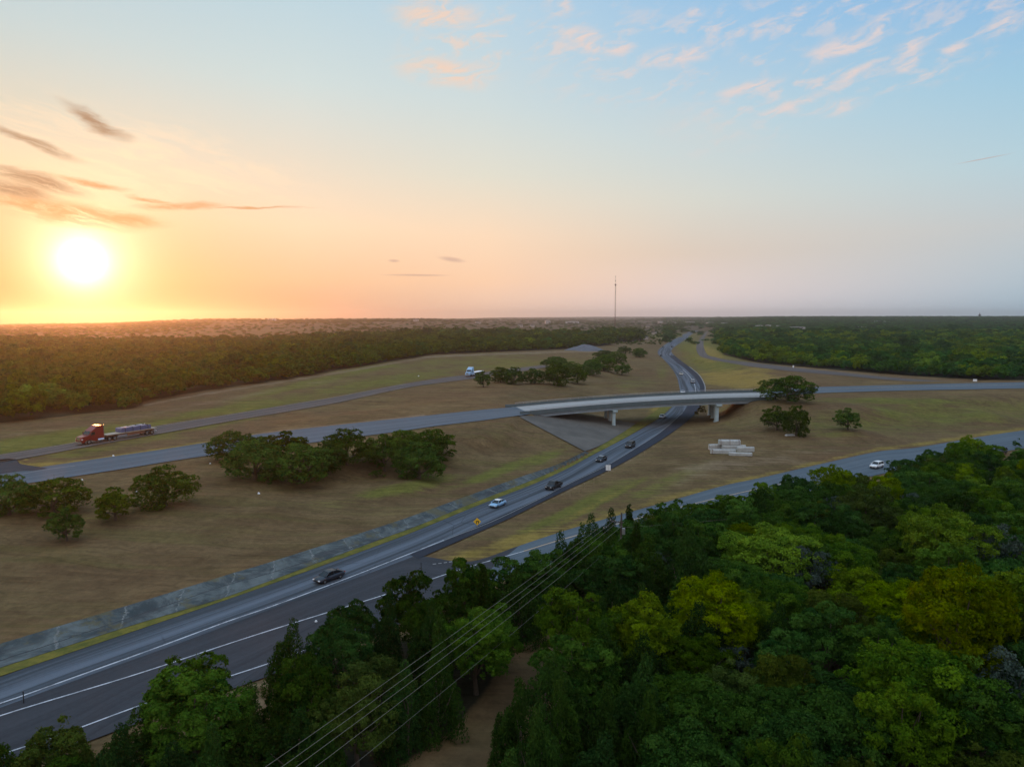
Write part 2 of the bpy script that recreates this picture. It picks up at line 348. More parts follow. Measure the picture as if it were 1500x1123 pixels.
while r[-1] < 12300: r.append(r[-1]*1.026)
R_ = np.array(r); A_ = np.radians(np.concatenate([np.arange(-46, 46.01, .36), np.arange(48, 312, 4.)]))   # azimuth from +Y towards +X
NR, NA = len(R_), len(A_)
GX = R_[:, None]*np.sin(A_)[None]; GY = R_[:, None]*np.cos(A_)[None]
def far_h(az, rr):
    azk = np.array([-60, -40, -31, -23, -8, 0, 8, 13, 21, 36, 60.])
    rk = np.log(np.array([900, 1600, 2600, 4500, 9000, 14000, 25000, 60000.]))
    T = np.array([[4, 4, 2, -8, -30, -40, -90, -200], [4, 4, 3, -6, -30, -45, -90, -200], [4, 6, 10, 8, -10, -40, -90, -200], [4, 9, 22, 37, 20, -20, -60, -200],
                  [5, 9, 20, 39, 30, 20, 0, -200], [4, 7, 14, 26, 38, 78, 60, 0], [3, 5, 8, 14, 34, 92, 60, 0], [3, 6, 12, 20, 40, 90, 60, 0],
                  [6, 10, 22, 41, 50, 60, 30, 0], [7, 11, 22, 40, 47, 50, 20, 0], [7, 11, 22, 40, 47, 50, 20, 0.]])
    ai = np.interp(az, azk, np.arange(len(azk))); ri = np.interp(np.log(np.maximum(rr, 900)), rk, np.arange(len(rk)))
    a0 = np.clip(ai.astype(int), 0, len(azk)-2); r0 = np.clip(ri.astype(int), 0, len(rk)-2); fa, fr = ai-a0, ri-r0
    fa = fa*fa*(3-2*fa)
    return (T[a0, r0]*(1-fa)+T[a0+1, r0]*fa)*(1-fr)+(T[a0, r0+1]*(1-fa)+T[a0+1, r0+1]*fa)*fr
kd = kdtree.KDTree(len(ctrl))
for i, p in enumerate(ctrl): kd.insert((p[0], p[1], 0), i)
kd.balance()
H_ = np.zeros((NR, NA)); azd = np.degrees((A_+math.pi) % (2*math.pi)-math.pi)
FAR = far_h(np.broadcast_to(azd, (NR, NA)), np.broadcast_to(R_[:, None], (NR, NA)))
for i in range(NR):
    if R_[i] > 1500: H_[i] = FAR[i]; continue
    for j in range(NA):
        x, y = GX[i, j], GY[i, j]; w = z = 0.
        for co, k, d in kd.find_n((x, y, 0), 14):
            q = 1/(d*d+9); w += q; z += q*ctrl[k, 2]
        H_[i, j] = z/w
t = np.clip((R_-700)/800, 0, 1)[:, None]; t = t*t*(3-2*t)
H_ = H_*(1-t)+FAR*t
for _ in range(3): H_[1:-1, 1:-1] = (H_[1:-1, 1:-1]*2+H_[:-2, 1:-1]+H_[2:, 1:-1]+H_[1:-1, :-2]+H_[1:-1, 2:])/6
und = (np.sin(GX/37+np.sin(GY/51))+np.sin(GY/29+GX/83))*.18
H_ = H_+und*np.clip((R_[:, None]-60)/60, 0, 1)
kd2 = kdtree.KDTree(len(CV))
for i, p in enumerate(CV): kd2.insert((p[0], p[1], 0), i)
kd2.balance()
ROADD = np.full((NR, NA), 999.)
for i in range(NR):
    if R_[i] < 30 or R_[i] > 2600: continue
    for j in range(256):
        f = kd2.find_n((GX[i, j], GY[i, j], 0), 5)
        d0 = f[0][2]; ROADD[i, j] = d0; cell = R_[i]*.008
        if d0 > 16+cell: continue
        w = z = 0.
        for co, k, d in f: q = 1/(d*d+.05); w += q; z += q*CV[k, 2]
        s = np.clip((d0-1.2-cell)/14, 0, 1); s = s*s*(3-2*s)
        H_[i, j] = (z/w-.16)*(1-s)+H_[i, j]*s
def gz(x, y):
    """height of the ground sheet"""
    rr = math.hypot(x, y); a = math.atan2(x, y)
    if a < A_[0]: a += 2*math.pi
    i = int(np.clip(np.searchsorted(R_, rr)-1, 0, NR-2)); j = int(np.clip(np.searchsorted(A_, a)-1, 0, NA-2))
    fi = min(1, max(0, (rr-R_[i])/(R_[i+1]-R_[i]))); fj = min(1, max(0, (a-A_[j])/(A_[j+1]-A_[j])))
    return float((H_[i, j]*(1-fj)+H_[i, j+1]*fj)*(1-fi)+(H_[i+1, j]*(1-fj)+H_[i+1, j+1]*fj)*fi)
def G(px, py, z=4.0):
    for _ in range(25):
        p = W(px, py, z); z2 = gz(p.x, p.y)
        if abs(z2-z) < .02: break
        z = z*.4+z2*.6
    return W(px, py, z)
# what grows where: R green grass, G golden grass, B bare pale dirt, A wooded floor
PX, PY = to_px(GX, GY, H_)
front = (np.abs(np.broadcast_to(azd, PX.shape)) < 60) & (R_[:, None] > 30)
C_ = np.zeros((NR, NA, 4), np.float32)
def blob(ch, px, py, rx, ry, amt=1.0, rot=0.0):
    a = math.radians(rot); dx, dy = PX-px, PY-py; u = (dx*math.cos(a)+dy*math.sin(a))/rx; v = (-dx*math.sin(a)+dy*math.cos(a))/ry
    C_[..., ch] = np.maximum(C_[..., ch], np.where(front, np.exp(-(u*u+v*v))*amt, 0))
def strip(ch, pts, w, amt=1.0, soft=1.0):
    D = np.full(PX.shape, 1e9)
    for (x0, y0), (x1, y1) in zip(pts, pts[1:]):
        L = (x1-x0)**2+(y1-y0)**2; q = np.clip(((PX-x0)*(x1-x0)+(PY-y0)*(y1-y0))/L, 0, 1)
        D = np.minimum(D, np.hypot(PX-x0-q*(x1-x0), PY-y0-q*(y1-y0)))
    C_[..., ch] = np.maximum(C_[..., ch], np.where(front, amt/(1+np.exp(np.clip((D-w/2)/soft, -30, 30))), 0))
for b in [(60, 644, 190, 11, 1, -9), (300, 605, 130, 8, .8, -12), (450, 562, 120, 7, .8, -12), (540, 540, 60, 5, .9, -8), (720, 528, 170, 9, .55, 0), (590, 715, 90, 12, .8, -12), (730, 690, 110, 9, .75, -20), (800, 670, 60, 8, .6, -25),
          (100, 765, 60, 20, .4, 0), (1060, 525, 60, 9, .75, 10), (1035, 508, 16, 12, .9, 0), (1100, 545, 60, 7, .5, 10), (1330, 588, 190, 7, .75, 1), (1460, 612, 140, 16, .45, -3), (880, 735, 100, 6, .9, -28), (1000, 690, 80, 4, .5, -25),
          (1050, 502, 22, 6, .9, 20), (1400, 551, 120, 5, .5, 3), (985, 490, 60, 8, .8, 0), (620, 555, 90, 6, .35, -10), (400, 640, 120, 8, .4, -12), (550, 590, 90, 6, .35, -6), (1350, 610, 260, 30, .62, -3), (60, 652, 260, 20, .85, -9), (330, 610, 220, 14, .8, -13), (560, 560, 160, 14, .7, -9), (760, 535, 160, 14, .6, -3), (1050, 525, 60, 34, .9, 10), (840, 745, 120, 10, .8, -26), (960, 715, 140, 14, .5, -24), (1060, 535, 70, 26, .55, 10), (1020, 510, 40, 18, .8, 10), (1055, 512, 26, 9, 1.2, 10), (130, 660, 120, 12, .6, -10), (400, 690, 260, 12, .3, -10), (930, 560, 60, 18, .4, 0), (650, 530, 200, 12, .5, -4), (970, 545, 12, 22, .5, 0), (520, 735, 130, 10, .35, -5)]: blob(0, *b)
for b in [(1000, 488, 50, 4, .7, 0), (1040, 515, 30, 8, .8, 20), (1110, 540, 50, 6, .55, 5), (1075, 556, 70, 15, .9, 5), (760, 800, 120, 18, .75, -14), (870, 768, 120, 12, .7, -14), (230, 628, 160, 5, .7, -12), (980, 730, 130, 8, .6, -15), (1040, 520, 26, 14, .7, 5), (1100, 548, 60, 8, .7, 5), (130, 683, 110, 5, 1.4, -8), (60, 682, 30, 5, 1.3, -4), (300, 655, 50, 4, .9, -10), (740, 795, 110, 10, .75, -14), (690, 812, 60, 8, .8, -14), (880, 765, 90, 7, .7, -14),
          (1480, 632, 60, 5, .7, -5), (960, 600, 20, 6, .7, -30), (1060, 600, 40, 9, .45, -10), (870, 740, 110, 5, .55, -28)]: blob(1, *b)
for b in [(1070, 680, 120, 12, .6, -4), (1010, 700, 60, 10, .4, -20), (1180, 660, 90, 6, .45, 0), (1000, 660, 40, 20, .3, 0), (150, 860, 200, 20, .15, -16)]: blob(2, *b)
strip(2, [(-60, 650), (0, 640), (60, 632), (120, 624), (220, 606), (330, 585), (430, 566), (520, 550)], 4, .55, 2)
strip(2, [(207, 594), (300, 577), (433, 556), (500, 545), (633, 522), (833, 515), (900, 515)], 2.5, .9, .8)
strip(2, [(1060, 523), (1100, 530), (1165, 538), (1233, 544), (1333, 552), (1420, 559)], 4, .55, 1)
strip(1, [(835, 771), (986, 729), (1121, 695), (1287, 657), (1344, 651), (1500, 627)], 5, .75, 1.2)
strip(2, [(620, 812), (700, 780), (800, 734), (896, 688), (973, 643)], 4, .6, 1)
strip(1, [(26, 678), (50, 668), (110, 657)], 3, 1.2, 1); strip(1, [(26, 679), (64, 684), (160, 670), (240, 658), (330, 645), (372, 637)], 4, 1.2, 1); strip(2, [(372, 636), (433, 629), (529, 618), (620, 608)], 2.5, 1, .8)
strip(2, [(560, 1240), (680, 1110), (770, 1020), (810, 950), (850, 890)], 60, .2, 12)
strip(2, [(270, 1050), (340, 1015), (390, 1000)], 14, .7, 5)
blob(2, 370, 1030, 40, 22, .7, 0)
# woods, as polygons on the photograph's ground
def inpoly(x, y, P):
    x = np.asarray(x); y = np.asarray(y); c = np.zeros(x.shape, bool); n = len(P)
    for i in range(n):
        x0, y0 = P[i]; x1, y1 = P[(i+1) % n]
        with np.errstate(divide='ignore', invalid='ignore'):
            c ^= ((y0 > y) != (y1 > y)) & (x < (x1-x0)*(y-y0)/((y1-y0) or 1e-9)+x0)
    return c
WOOD_L = [(-400, 660), (-150, 636), (0, 619), (50, 614), (200, 597), (214, 586), (300, 572), (433, 553), (500, 541), (633, 519), (833, 511), (845, 507), (880, 507), (905, 501), (938, 499), (938, 489), (880, 487), (860, 492), (780, 489), (640, 490), (480, 497), (330, 505), (150, 505), (0, 503), (-400, 503)]
WOOD_R = [(1050, 489), (1060, 503), (1058, 515), (1062, 520), (1117, 532), (1233, 542), (1333, 550), (1433, 556), (1500, 557), (1900, 566), (1900, 492), (1400, 490), (1330, 492), (1240, 492), (1100, 487)]
GROVE_L = [(-200, 1190), (-120, 1150), (60, 1150), (90, 1185), (170, 1160), (250, 1095), (330, 1085), (405, 1060), (440, 1000), (480, 968), (560, 945), (650, 925), (700, 905), (760, 888), (815, 872), (850, 850), (880, 860), (850, 885), (800, 925), (745, 950), (712, 1005), (665, 1065), (600, 1110), (500, 1180), (400, 1300), (200, 1900), (-200, 1900)]
GROVE_R = [(905, 868), (880, 885), (865, 830), (900, 815), (960, 802), (1040, 795), (1110, 775), (1200, 757), (1260, 738), (1330, 715), (1400, 700), (1440, 684), (1500, 676), (1700, 640), (2300, 700), (2300, 2300), (640, 2300), (690, 1300), (755, 1160), (808, 1060), (845, 980), (880, 920)]
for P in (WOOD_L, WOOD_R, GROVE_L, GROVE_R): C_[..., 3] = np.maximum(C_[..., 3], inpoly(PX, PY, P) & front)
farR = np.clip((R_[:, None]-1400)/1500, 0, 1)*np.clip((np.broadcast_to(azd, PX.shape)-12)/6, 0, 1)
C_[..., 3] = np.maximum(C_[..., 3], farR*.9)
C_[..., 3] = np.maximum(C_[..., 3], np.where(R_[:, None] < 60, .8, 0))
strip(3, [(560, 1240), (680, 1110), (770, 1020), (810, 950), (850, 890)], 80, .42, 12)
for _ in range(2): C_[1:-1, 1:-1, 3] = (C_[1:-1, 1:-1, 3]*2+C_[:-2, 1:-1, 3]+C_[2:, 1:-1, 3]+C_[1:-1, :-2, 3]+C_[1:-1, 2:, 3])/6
me = bpy.data.meshes.new('ground')
V = np.stack([GX, GY, H_], -1).reshape(-1, 3); i, j = np.meshgrid(np.arange(NR-1), np.arange(NA), indexing='ij'); j2 = (j+1) % NA
Q = np.stack([i*NA+j, i*NA+j2, (i+1)*NA+j2, (i+1)*NA+j], -1).reshape(-1, 4)[:, ::-1]
me.vertices.add(len(V)); me.vertices.foreach_set('co', V.astype(np.float32).ravel())
me.loops.add(Q.size); me.loops.foreach_set('vertex_index', Q.astype(np.int32).ravel())
me.polygons.add(len(Q)); me.polygons.foreach_set('loop_start', np.arange(0, Q.size, 4, dtype=np.int32)); me.polygons.foreach_set('use_smooth', np.ones(len(Q), bool))
me.update(calc_edges=True)
ca = me.color_attributes.new('cover', 'FLOAT_COLOR', 'POINT'); ca.data.foreach_set('color', C_.reshape(-1, 4).ravel())
ground = bpy.data.objects.new('ground', me); COL.objects.link(ground); tag(ground, None, kind='structure')
def ground_mat():
    m, t = new_mat('dry_grassland')
    at = t.new('ShaderNodeVertexColor', layer_name='cover'); sep = t.new('ShaderNodeSeparateColor', {0: at.outputs[0]})
    P = t.new('ShaderNodeNewGeometry').outputs['Position']
    n_big = t.noise(P, .011, 5, .6); n_mid = t.noise(P, .07, 5, .65); n_fine = t.noise(P, .9, 6, .75); n_sp = t.noise(P, .25, 4, .7)
    mow = t.noise(t.mapping(P, (.045, .9, .3), (0, 0, math.radians(-62))), 1.0, 4, .6)
    mow2 = t.noise(t.mapping(P, (.012, .22, .3), (0, 0, math.radians(-66))), 1.0, 3, .6)
    base = t.mix(t.mr(n_mid, .3, .7), (.140, .092, .046), (.225, .158, .076))
    base = t.mix(t.mr(n_big, .42, .68), base, (.175, .108, .058))
    base = t.mix(t.m('MULTIPLY', t.mr(mow2, .45, .7), .5), base, (.140, .122, .042))
    rag = t.m('ADD', t.m('MULTIPLY', t.m('SUBTRACT', n_mid, .5), 1.5), t.m('MULTIPLY', t.m('SUBTRACT', mow, .5), 1.2))
    def cover(s, lo=.25, hi=.75): return t.mr(t.m('ADD', s, t.m('MULTIPLY', rag, .75)), lo, hi)
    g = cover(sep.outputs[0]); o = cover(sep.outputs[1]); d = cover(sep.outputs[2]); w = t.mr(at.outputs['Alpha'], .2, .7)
    c = t.mix(t.m('MULTIPLY', g, .72), base, t.mix(n_sp, (.115, .140, .026), (.215, .222, .042)))
    c = t.mix(t.m('MULTIPLY', o, .95), c, t.mix(n_sp, (.25, .18, .045), (.36, .265, .075)))
    c = t.mix(t.m('MULTIPLY', d, .8), c, t.mix(n_sp, (.23, .165, .105), (.34, .25, .16)))
    dist = t.new('ShaderNodeVectorMath', {0: P}, operation='LENGTH').outputs['Value']
    farv = t.noise(P, .0035, 7, .7); farf = t.mr(dist, 1200, 2600)
    c = t.mix(farf, c, t.mix(t.mr(farv, .35, .65), (.075, .062, .034), (.155, .118, .072)))
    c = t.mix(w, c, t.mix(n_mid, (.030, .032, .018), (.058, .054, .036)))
    tuft = t.noise(P, .42, 3, .8); rut = t.m('ABSOLUTE', t.m('SUBTRACT', t.noise(t.mapping(P, (.010, .12, .3), (0, 0, math.radians(-64))), 1.0, 2, .4, .6), .5))
    k = t.m('ADD', .16, t.m('ADD', t.m('MULTIPLY', n_fine, .75), t.m('MULTIPLY', mow, .60)))
    k = t.m('MULTIPLY', k, t.mr(tuft, .30, .52, .80, 1.0)); k = t.m('MULTIPLY', k, t.mr(rut, .0, .012, .80, 1.0)); k = t.m('MULTIPLY', k, t.mr(t.noise(P, .16, 5, .8), .3, .7, .88, 1.10))
    c = t.new('ShaderNodeVectorMath', {0: c, 1: t.new('ShaderNodeCombineXYZ', {0: k, 1: k, 2: k}).outputs[0]}, operation='MULTIPLY').outputs[0]
    hgt = t.m('ADD', t.m('MULTIPLY', n_fine, .6), t.m('MULTIPLY', mow, .6))
    finish(t, c, 1.0, bump=hgt, bstr=.8, bdist=.5, spec=.05); return m
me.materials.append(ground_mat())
def verge_mat():
    m, t = new_mat('golden_verge_grass'); P = t.new('ShaderNodeNewGeometry').outputs['Position']; uv = t.new('ShaderNodeUVMap').outputs[0]
    a = t.noise(P, .35, 5, .7); b = t.noise(t.mapping(uv, (.9, .05, 1)), 1.0, 4, .7); f = t.noise(P, 2.2, 4, .7)
    c = t.mix(t.mr(a, .3, .7), (.10, .115, .030), (.25, .21, .045)); c = t.mix(t.mr(b, .55, .72), c, (.15, .095, .055)); c = t.mix(t.m('MULTIPLY', f, .5), c, (.05, .05, .02))
    finish(t, c, 1, bump=f, bstr=.5, bdist=.1, spec=.05); return m
verge.data.materials.clear(); verge.data.materials.append(verge_mat())
def apron_mat():
    m, t = new_mat('stained_concrete_slabs'); P = t.new('ShaderNodeNewGeometry').outputs['Position']; uv = t.new('ShaderNodeUVMap').outputs[0]
    a = t.noise(P, .22, 6, .7, 1.0); b = t.noise(P, 1.3, 5, .75); c3 = t.noise(t.mapping(uv, (.5, .05, 1)), 1, 5, .7)
    c = t.mix(t.mr(a, .35, .65), (.035, .050, .055), (.125, .15, .15)); c = t.mix(t.m('MULTIPLY', t.mr(b, .55, .8), .35), c, (.26, .29, .28)); c = t.mix(t.m('MULTIPLY', t.mr(c3, .48, .68), .8), c, (.045, .048, .052))
    sx = t.new('ShaderNodeSeparateXYZ', {0: uv}); q = t.m('FRACT', t.m('MULTIPLY_ADD', sx.outputs[1], .13, t.m('MULTIPLY', a, .5)))
    j = t.m('LESS_THAN', q, .035); c = t.mix(t.m('MULTIPLY', j, t.mr(b, .35, .75, .15, .95)), c, (.25, .26, .25))
    q2 = t.m('ABSOLUTE', t.m('SUBTRACT', sx.outputs[0], t.m('MULTIPLY_ADD', a, 1.2, 3.0))); c = t.mix(t.m('LESS_THAN', q2, .10), c, (.04, .045, .05))
    c = t.mix(t.m('MULTIPLY', t.mr(t.noise(P, .12, 6, .75), .52, .60), .75), c, (.105, .095, .045))
    finish(t, c, .85, bump=b, bstr=.6, bdist=.12, spec=.3); return m
apron.data.materials.clear(); apron.data.materials.append(apron_mat())
def paving_mat():
    m, t = new_mat('slope_paving_concrete'); P = t.new('ShaderNodeNewGeometry').outputs['Position']; uv = t.new('ShaderNodeUVMap').outputs[0]
    a = t.noise(P, .12, 5, .65); b = t.noise(P, 1.5, 4, .7); c = t.mix(t.mr(a, .3, .7), (.100, .092, .078), (.155, .142, .122)); c = t.mix(t.m('MULTIPLY', b, .3), c, (.08, .08, .08))
    sx = t.new('ShaderNodeSeparateXYZ', {0: uv}); j = t.m('MAXIMUM', t.m('LESS_THAN', t.m('FRACT', t.m('MULTIPLY', sx.outputs[0], .14)), .02), t.m('LESS_THAN', t.m('FRACT', t.m('MULTIPLY', sx.outputs[1], .1)), .02))
    c = t.mix(t.m('MULTIPLY', j, .6), c, (.07, .07, .07)); finish(t, c, .9, bump=b, bstr=.3, bdist=.04, spec=.2); return m
paving.data.materials.clear(); paving.data.materials.append(paving_mat())
# ------------------------------------------------------------------ overpass
NEAR0, NEAR1, FAR0, FAR1 = Vector((6.4, 248, 0)), Vector((101.5, 283, 0)), Vector((1.3, 267, 0)), Vector((108.5, 310, 0))
def dz(t): return 7.2+5.2*t-4.2*t*t
def dp(t, w, off=0): p = NEAR0.lerp(NEAR1, t).lerp(FAR0.lerp(FAR1, t), w); return Vector((p.x, p.y, dz(t)+off))
bridge = empty('overpass_bridge', dp(.5, .5, -9), 0, 'long pale concrete highway overpass on round columns crossing above the main road', 'overpass')
bl = bridge.location.copy()
def strip3(mb, w0, w1, z0, z1, t0=0., t1=1., n=28):
    secs = []
    for i in range(n+1):
        tt = t0+(t1-t0)*i/n; a, b = dp(tt, w0), dp(tt, w1)
        secs.append([a+Vector((0, 0, z0))-bl, b+Vector((0, 0, z0))-bl, b+Vector((0, 0, z1))-bl, a+Vector((0, 0, z1))-bl])
    return mb.loft(secs)
dk = strip3(MB(), 0, 1, -.35, 0).build('deck', None, bridge)
uvl = dk.data.uv_layers.new(name='UVMap'); 
co = np.array([v.co[:] for v in dk.data.vertices]); dvec = (NEAR1-NEAR0).normalized(); nvec = Vector((-dvec.y, dvec.x, 0))
ids = np.array([l.vertex_index for l in dk.data.loops]); uu = np.stack([co@np.array(nvec[:]), co@np.array(dvec[:])], -1)
uvl.data.foreach_set('uv', uu[ids].astype(np.float32).ravel()); dk.data.materials.append(M['deck'])
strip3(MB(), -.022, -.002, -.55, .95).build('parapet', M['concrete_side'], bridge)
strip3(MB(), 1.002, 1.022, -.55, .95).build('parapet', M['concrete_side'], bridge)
for w in (.012, .25, .5, .75, .965): strip3(MB(), w, w+.022, -1.6, -.36, .015, .985).build('girder', M['girder'], bridge)
def box_pts(mb, P, z0, z1):
    n = len(P); vs = [Vector((p.x, p.y, z0)) for p in P]+[Vector((p.x, p.y, z1)) for p in P]
    return mb.add([v-bl for v in vs], [tuple(range(n))[::-1], tuple(range(n, 2*n))]+[(k, (k+1) % n, n+(k+1) % n, n+k) for k in range(n)])
for (t0, ww, rad) in ((.325, (.045, .40, .76), .68), (.765, (.05, .5, .94), .9)):
    for w in ww:
        p = dp(t0, w, 0); g = gz(p.x, p.y); zt = p.z-1.6
        m = MB(); m.tube([Vector((p.x, p.y, g-.6))-bl, Vector((p.x, p.y, g+.05))-bl], [rad*1.3]*2, 16); m.tube([Vector((p.x, p.y, g))-bl, Vector((p.x, p.y, zt-.9))-bl], [rad]*2, 18)
        pr = m.build('pier', M['column'], bridge)
        m = MB(); m.loft([[Vector((p.x, p.y, z))+dvec*(a*q)+nvec*(b*q*1.5)-bl for a, b in ((-1, -1), (1, -1), (1, 1), (-1, 1))] for z, q in ((zt-.95, rad*1.02), (zt-.55, rad*1.35), (zt+.0, rad*1.35))]); m.build('capital', M['column'], pr)
for w, nm in ((-.012, 'railing'), (1.012, 'railing')):
    m = MB()
    for zz_ in (1.25, 1.5): m.tube([dp(k/28, w, zz_)-bl for k in range(29)], .05, 5)
    for k in range(36): q = dp(k/35, w, .9); m.tube([q-bl, q+Vector((0, 0, .6))-bl], .05, 5)
    m.build(nm, M['steel'], bridge)
for t0, sgn in ((0., -1), (1., 1)):
    P = [dp(t0, -.02), dp(t0, 1.02)]; ex = dvec*sgn
    m = MB(); box_pts(m, [P[0], P[0]+ex*1.6, P[1]+ex*1.6, P[1]], min(P[0].z, P[1].z)-4.5, dz(t0)-.02); m.build('abutment', M['concrete'], bridge)
    for w in (-.012, 1.012):
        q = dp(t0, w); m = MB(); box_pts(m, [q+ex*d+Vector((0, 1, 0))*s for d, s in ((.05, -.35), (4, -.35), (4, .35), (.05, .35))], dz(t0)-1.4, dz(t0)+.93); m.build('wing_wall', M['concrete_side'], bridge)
m = MB(); p0, p1, p2 = dp(1, 0), dp(1, 1), Vector(W(1122, 571.5, 8.2)); p3 = Vector(W(1124, 584.8, 8.2))
vs = [p0, p3, p2, p1]; vs = [Vector((v.x, v.y, 8.22)) for v in vs]+[Vector((v.x, v.y, 5.5)) for v in vs]
m.add([v-bl for v in vs], [(0, 1, 2, 3), (7, 6, 5, 4), (0, 4, 5, 1), (1, 5, 6, 2), (2, 6, 7, 3), (3, 7, 4, 0)]); m.build('approach_slab', M['concrete'], bridge)
# ------------------------------------------------------------------ trees
def leaf_quads(P, Nrm, size, jit=.55, up=None, asp=.62):
    n = len(P); Nn = Nrm+rng.normal(0, jit, (n, 3)); Nn /= np.linalg.norm(Nn, axis=1, keepdims=True)+1e-9
    R = rng.normal(0, 1, (n, 3)) if up is None else np.tile([0, 0, 1.], (n, 1))+rng.normal(0, up, (n, 3))
    U = R-(R*Nn).sum(1, keepdims=True)*Nn; U /= np.linalg.norm(U, axis=1, keepdims=True)+1e-9; Vv = np.cross(Nn, U)
    s = (size*rng.uniform(.55, 1.35, n))[:, None]; U = U*s; Vv = Vv*s*asp
    return np.stack([P-U, P+Vv*.9+U*.1, P+U, P-Vv*.9-U*.1], 1)
def puffs_to_leaves(C, Rr, total, size, flat=.8, jit=.55, thr=.7, rough=.22):
    area = Rr**2; cnt = (total*1.35*area/area.sum()).astype(int)+3; P, N, T = [], [], []
    for c, r_, n in zip(C, Rr, cnt):
        ks = max(7, int(15*r_)); sd2 = rng.normal(0, 1, (ks, 3)); sd2[:, 2] = np.where(sd2[:, 2] < -.35, -sd2[:, 2], sd2[:, 2]); sd2 /= np.linalg.norm(sd2, axis=1, keepdims=True); kk2 = rng.integers(0, ks, n)
        d = sd2[kk2]+rng.normal(0, .24, (n, 3)); d /= np.linalg.norm(d, axis=1, keepdims=True); bulge = (d*sd2[kk2]).sum(1)
        ph = rng.uniform(0, 6, 3); lump = 1+.13*np.sin(d[:, 0]*5+ph[0])*np.sin(d[:, 1]*5+ph[1])+.08*np.sin(d[:, 2]*9+ph[2])
        rr = r_*lump*(.72+.32*bulge**6)*(1-rough*rng.random(n)**1.5); p = c+d*rr[:, None]*[1, 1, flat]
        P.append(p); N.append(d); T.append(np.clip(rng.normal(.5, .15, n)+rng.normal(0, .20), 0, 1))
    P, N, T = map(np.concatenate, (P, N, T))
    keep = np.ones(len(P), bool)
    for c, r_ in zip(C, Rr): keep &= (((P-c)/[1, 1, flat])**2).sum(1) > (r_*thr)**2
    P, N, T = P[keep], N[keep], T[keep]
    return leaf_quads(P, N, size, jit), T
def oak(seed, total=9000, leaf=.2, R=4.2, H=8.4, base=2.2, npf=34, aspect=.95, zlo=-.4):
    global rng; rng = np.random.default_rng(seed); C, Rr = [], []
    lob = rng.uniform(0, 6.28, 4)
    for k in range(npf):
        z = rng.uniform(zlo, 1); a = rng.uniform(0, 2*math.pi); rad = math.sqrt(max(0, 1-z*z))*(1+.2*math.sin(2*a+lob[0])+.13*math.sin(3*a+lob[1]))
        rp = R*(.13+.20*rng.random()**1.2); e = (1-rp/R*.8)*rng.uniform(.80, 1.08)
        C.append([math.cos(a)*rad*R*e, math.sin(a)*rad*R*e, base+(H-base)*(.40+.56*z*e*aspect)+rng.normal(0, .3)]); Rr.append(rp)
    C.append([0, 0, base+(H-base)*.45]); Rr.append(R*.55)
    Q, T = puffs_to_leaves(np.array(C), np.array(Rr), total, leaf)
    # stray sprigs that break the outline
    n = int(total*.05); d = rng.normal(0, 1, (n, 3)); d /= np.linalg.norm(d, axis=1, keepdims=True); k = rng.integers(0, len(C)-1, n)
    p = np.array(C)[k]+d*(np.array(Rr)[k]*rng.uniform(.95, 1.22, n))[:, None]; Q2 = leaf_quads(p, d, leaf*.9, .9)
    return np.concatenate([Q, Q2]), np.concatenate([T, rng.uniform(.3, .9, n)]), np.array(C), H
def juniper(seed, total=8000, leaf=.2, R=2.3, H=9.0, base=.8, nsp=9):
    global rng; rng = np.random.default_rng(seed); C, Rr = [], []
    for k in range(nsp):
        a = rng.uniform(0, 6.28); q = 0 if k == 0 else rng.uniform(.25, .75)*R; h = H*(1-.45*q/R)*(1 if k == 0 else rng.uniform(.78, 1)); x0, y0 = math.cos(a)*q, math.sin(a)*q
        z = base
        while z < h:
            f = (z-base)/(h-base); rp = (.24+.95*(1-f)**.8)*(.62 if k else 1)*R/2.3; C.append([x0*(1-.15*f)+rng.normal(0, .12), y0*(1-.15*f)+rng.normal(0, .12), z]); Rr.append(rp); z += rp*.75
    C, Rr = np.array(C), np.array(Rr); area = Rr**2; P, N, T = [], [], []
    for c, r_, n in zip(C, Rr, (total*1.5*area/area.sum()).astype(int)+4):
        d = rng.normal(0, 1, (n, 3)); d /= np.linalg.norm(d, axis=1, keepdims=True); P.append(c+d*(r_*(1-.3*rng.random(n)**1.6))[:, None]*[1, 1, 1.25]); N.append(d); T.append(np.clip(rng.normal(.5, .18, n), 0, 1))
    P, N, T = map(np.concatenate, (P, N, T)); keep = np.ones(len(P), bool)
    for c, r_ in zip(C, Rr): keep &= ((P-c)**2).sum(1) > (r_*.62)**2
    P, N, T = P[keep], N[keep], T[keep]
    return leaf_quads(P, N, leaf, .45, up=.45, asp=.45), T, C, H
def bare(seed, total=3600, R=2.6, H=6.5):
    Q, T, C, H = oak(seed, total, .11, R, H, 1.0, 34); return Q, T, C, H
def trunk_mb(H, base, C, r0=.26, nl=6):
    m = MB(); lean = (random.uniform(-.3, .3), random.uniform(-.3, .3)); zt = base+(H-base)*.55
    m.tube([(0, 0, -.5), (lean[0]*.2, lean[1]*.2, base*.4), (lean[0]*.6, lean[1]*.6, base), (lean[0], lean[1], zt)], [r0*1.35, r0, r0*.8, r0*.35], 7)
    for k in range(nl):
        c = C[random.randrange(len(C))]; z0 = base*random.uniform(.75, 1.15); s = Vector((lean[0]*.6, lean[1]*.6, z0)); e = Vector(c)
        mid = s.lerp(e, .5)+Vector((random.uniform(-.3, .3), random.uniform(-.3, .3), .35)); m.tube([s, mid, e], [r0*.5, r0*.32, r0*.1], 5)
    return m
PROTO = {}
